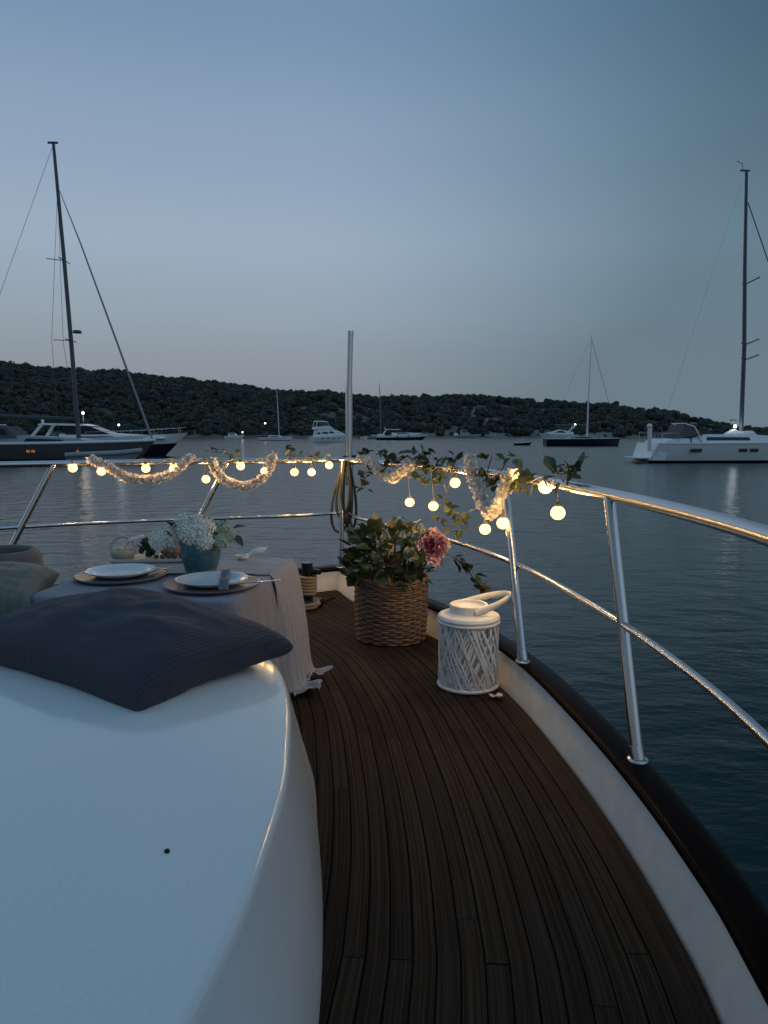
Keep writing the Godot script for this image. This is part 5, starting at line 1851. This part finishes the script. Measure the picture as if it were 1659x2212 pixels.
# ------------------------------------------------------------------ string lights
func build_lights() -> void:
	var glow := mat(Color(1, 0.95, 0.85), 0.3)
	glow.emission_enabled = true
	glow.emission = Color(1.0, 0.80, 0.46)
	glow.emission_energy_multiplier = 3.4
	var cap := mat(lin(0.25, 0.2, 0.14), 0.4)
	var wire := mat(lin(0.35, 0.28, 0.18), 0.4)
	var bulb := st()
	ball(bulb, Vector3.ZERO, Vector3(0.0245, 0.0235, 0.0245), 20, 12)
	var bm := mesh_of(bulb)
	var cs := st()
	lathe(cs, [Vector2(0.010, 0.022), Vector2(0.009, 0.034), Vector2(0.004, 0.042), Vector2(0, 0.042)], 12)
	var cm := mesh_of(cs)
	var port := [[-1.153, 0.799, 0.992], [-1.054, 0.777, 0.879], [-0.878, 0.789, 0.713], [-0.763, 0.786, 0.609], [-0.621, 0.72, 0.492], [-0.459, 0.795, 0.366], [-0.347, 0.762, 0.275], [-0.212, 0.753, 0.15], [-0.135, 0.75, 0.07], [-0.052, 0.792, -0.009]]
	var stb := [[0.555, 0.745, 0.427], [0.689, 0.632, 0.534], [0.873, 0.634, 0.692], [1.027, 0.763, 0.835], [1.236, 0.583, 1.074], [1.368, 0.642, 1.31], [1.427, 0.837, 1.333], [1.575, 0.808, 1.559], [1.637, 0.73, 1.664]]
	for g in 2:
		var list: Array = port if g == 0 else stb
		var t := thing("string_lights", ["string of ten round warm bulbs along the rail behind the table", "string of nine round warm bulbs looping below the rail above basket and lantern"][g], "string lights", bw(Vector3(list[0][0], list[0][1], list[0][2])))
		var pts := []
		for b in list:
			var top := Vector3(b[0] - 0.012, 0.845, b[2] + 0.012)
			pts.append(bw(top) - t.position)
		var run := []
		for i in pts.size():
			run.append(pts[i])
			if i < pts.size() - 1:
				run.append(((pts[i] as Vector3) + pts[i + 1]) / 2.0 + Vector3(0, -0.03, 0))
		var s := st()
		tube(s, spline3(run, 6), 0.0025, 6)
		part(s, "wire", wire, t)
		for i in list.size():
			var b: Array = list[i]
			var c := bw(Vector3(b[0], b[1], b[2])) - t.position
			s = st()
			tube(s, [pts[i], c + Vector3(0, 0.040, 0)], 0.0018, 6)
			part(s, "drop_wire", wire, t)
			var o := put(bm, "bulb", glow, t, Transform3D(Basis.IDENTITY, c))
			put(cm, "socket", cap, o)
			var l := OmniLight3D.new()
			l.name = "bulb_light"
			l.light_color = Color(1.0, 0.80, 0.50)
			l.light_energy = 0.068
			l.light_size = 0.028
			l.omni_range = 14.0
			l.omni_attenuation = 2.0
			l.shadow_enabled = true
			o.add_child(l)

# ------------------------------------------------------------------ ropes
func build_rope() -> void:
	var org := bw(Vector3(0.022, 0.0, -0.14))
	var t := thing("coiled_rope", "dark rope coiled in long loops hanging from the bow staff", "rope", org)
	var loops := [[0.02, 0.84, -0.115, 0.36, 0.05], [0.0, 0.83, -0.07, 0.45, 0.03], [-0.01, 0.83, 0.06, 0.38, 0.045], [0.012, 0.82, 0.02, 0.42, 0.055], [-0.03, 0.83, -0.02, 0.50, 0.04]]
	for k in loops.size():
		var l: Array = loops[k]
		var pts := []
		for i in 40:
			var a := TAU * i / 40.0
			var y: float = lerpf(l[1], l[3], 0.5 - 0.5 * cos(a))
			var wid: float = lerpf(0.022, absf(l[2]) * 0.55 + 0.02, pow(0.5 - 0.5 * cos(a), 0.8))
			pts.append(Vector3(sin(a) * wid + l[2] * 0.45 * (0.5 - 0.5 * cos(a)) - 0.012, y, 0.028 + 0.012 * sin(a + k) + 0.004 * k))
		var s := st()
		tube(s, pts, 0.0085, 8, true)
		part(s, "rope_loop", M.rope_dark, t)
	var s := st()
	var wrap := []
	for i in 50:
		var a := TAU * 3.0 * i / 49.0
		wrap.append(Vector3(cos(a) * 0.04, 0.80 + 0.045 * i / 49.0, sin(a) * 0.04))
	tube(s, wrap, 0.009, 8)
	part(s, "wrapping", M.rope_dark, t)
	s = st()
	ball(s, Vector3(-0.01, 0.45, 0.04), Vector3(0.028, 0.045, 0.022), 12, 8)
	tube(s, [Vector3(0.0, 0.47, 0.045), Vector3(0.02, 0.40, 0.05), Vector3(0.005, 0.37, 0.045)], 0.009, 8)
	part(s, "rope_end", M.rope_dark, t)
	# tan rope turned round the mooring bitt
	var b := thing("mooring_rope", "tan rope wound in turns round the dark mooring bitt", "rope", bw(Vector3(0.02, 0.0, 0.43)), BOAT_TURN)
	s = st()
	var w := []
	for i in 120:
		var a := TAU * 6.0 * i / 119.0
		w.append(Vector3(cos(a) * 0.047, 0.07 + 0.11 * i / 119.0, sin(a) * 0.047))
	tube(s, w, 0.0105, 8)
	part(s, "turns", M.rope_tan, b)
	s = st()
	var e := []
	for i in 60:
		var a := TAU * 2.2 * i / 59.0
		e.append(Vector3(cos(a) * (0.11 + 0.012 * sin(a * 0.5)), 0.012 + 0.018 * i / 59.0, sin(a) * (0.10 + 0.01 * cos(a))) + Vector3(-0.02, 0, 0.06))
	tube(s, e, 0.0105, 8)
	part(s, "coil", M.rope_tan, b)
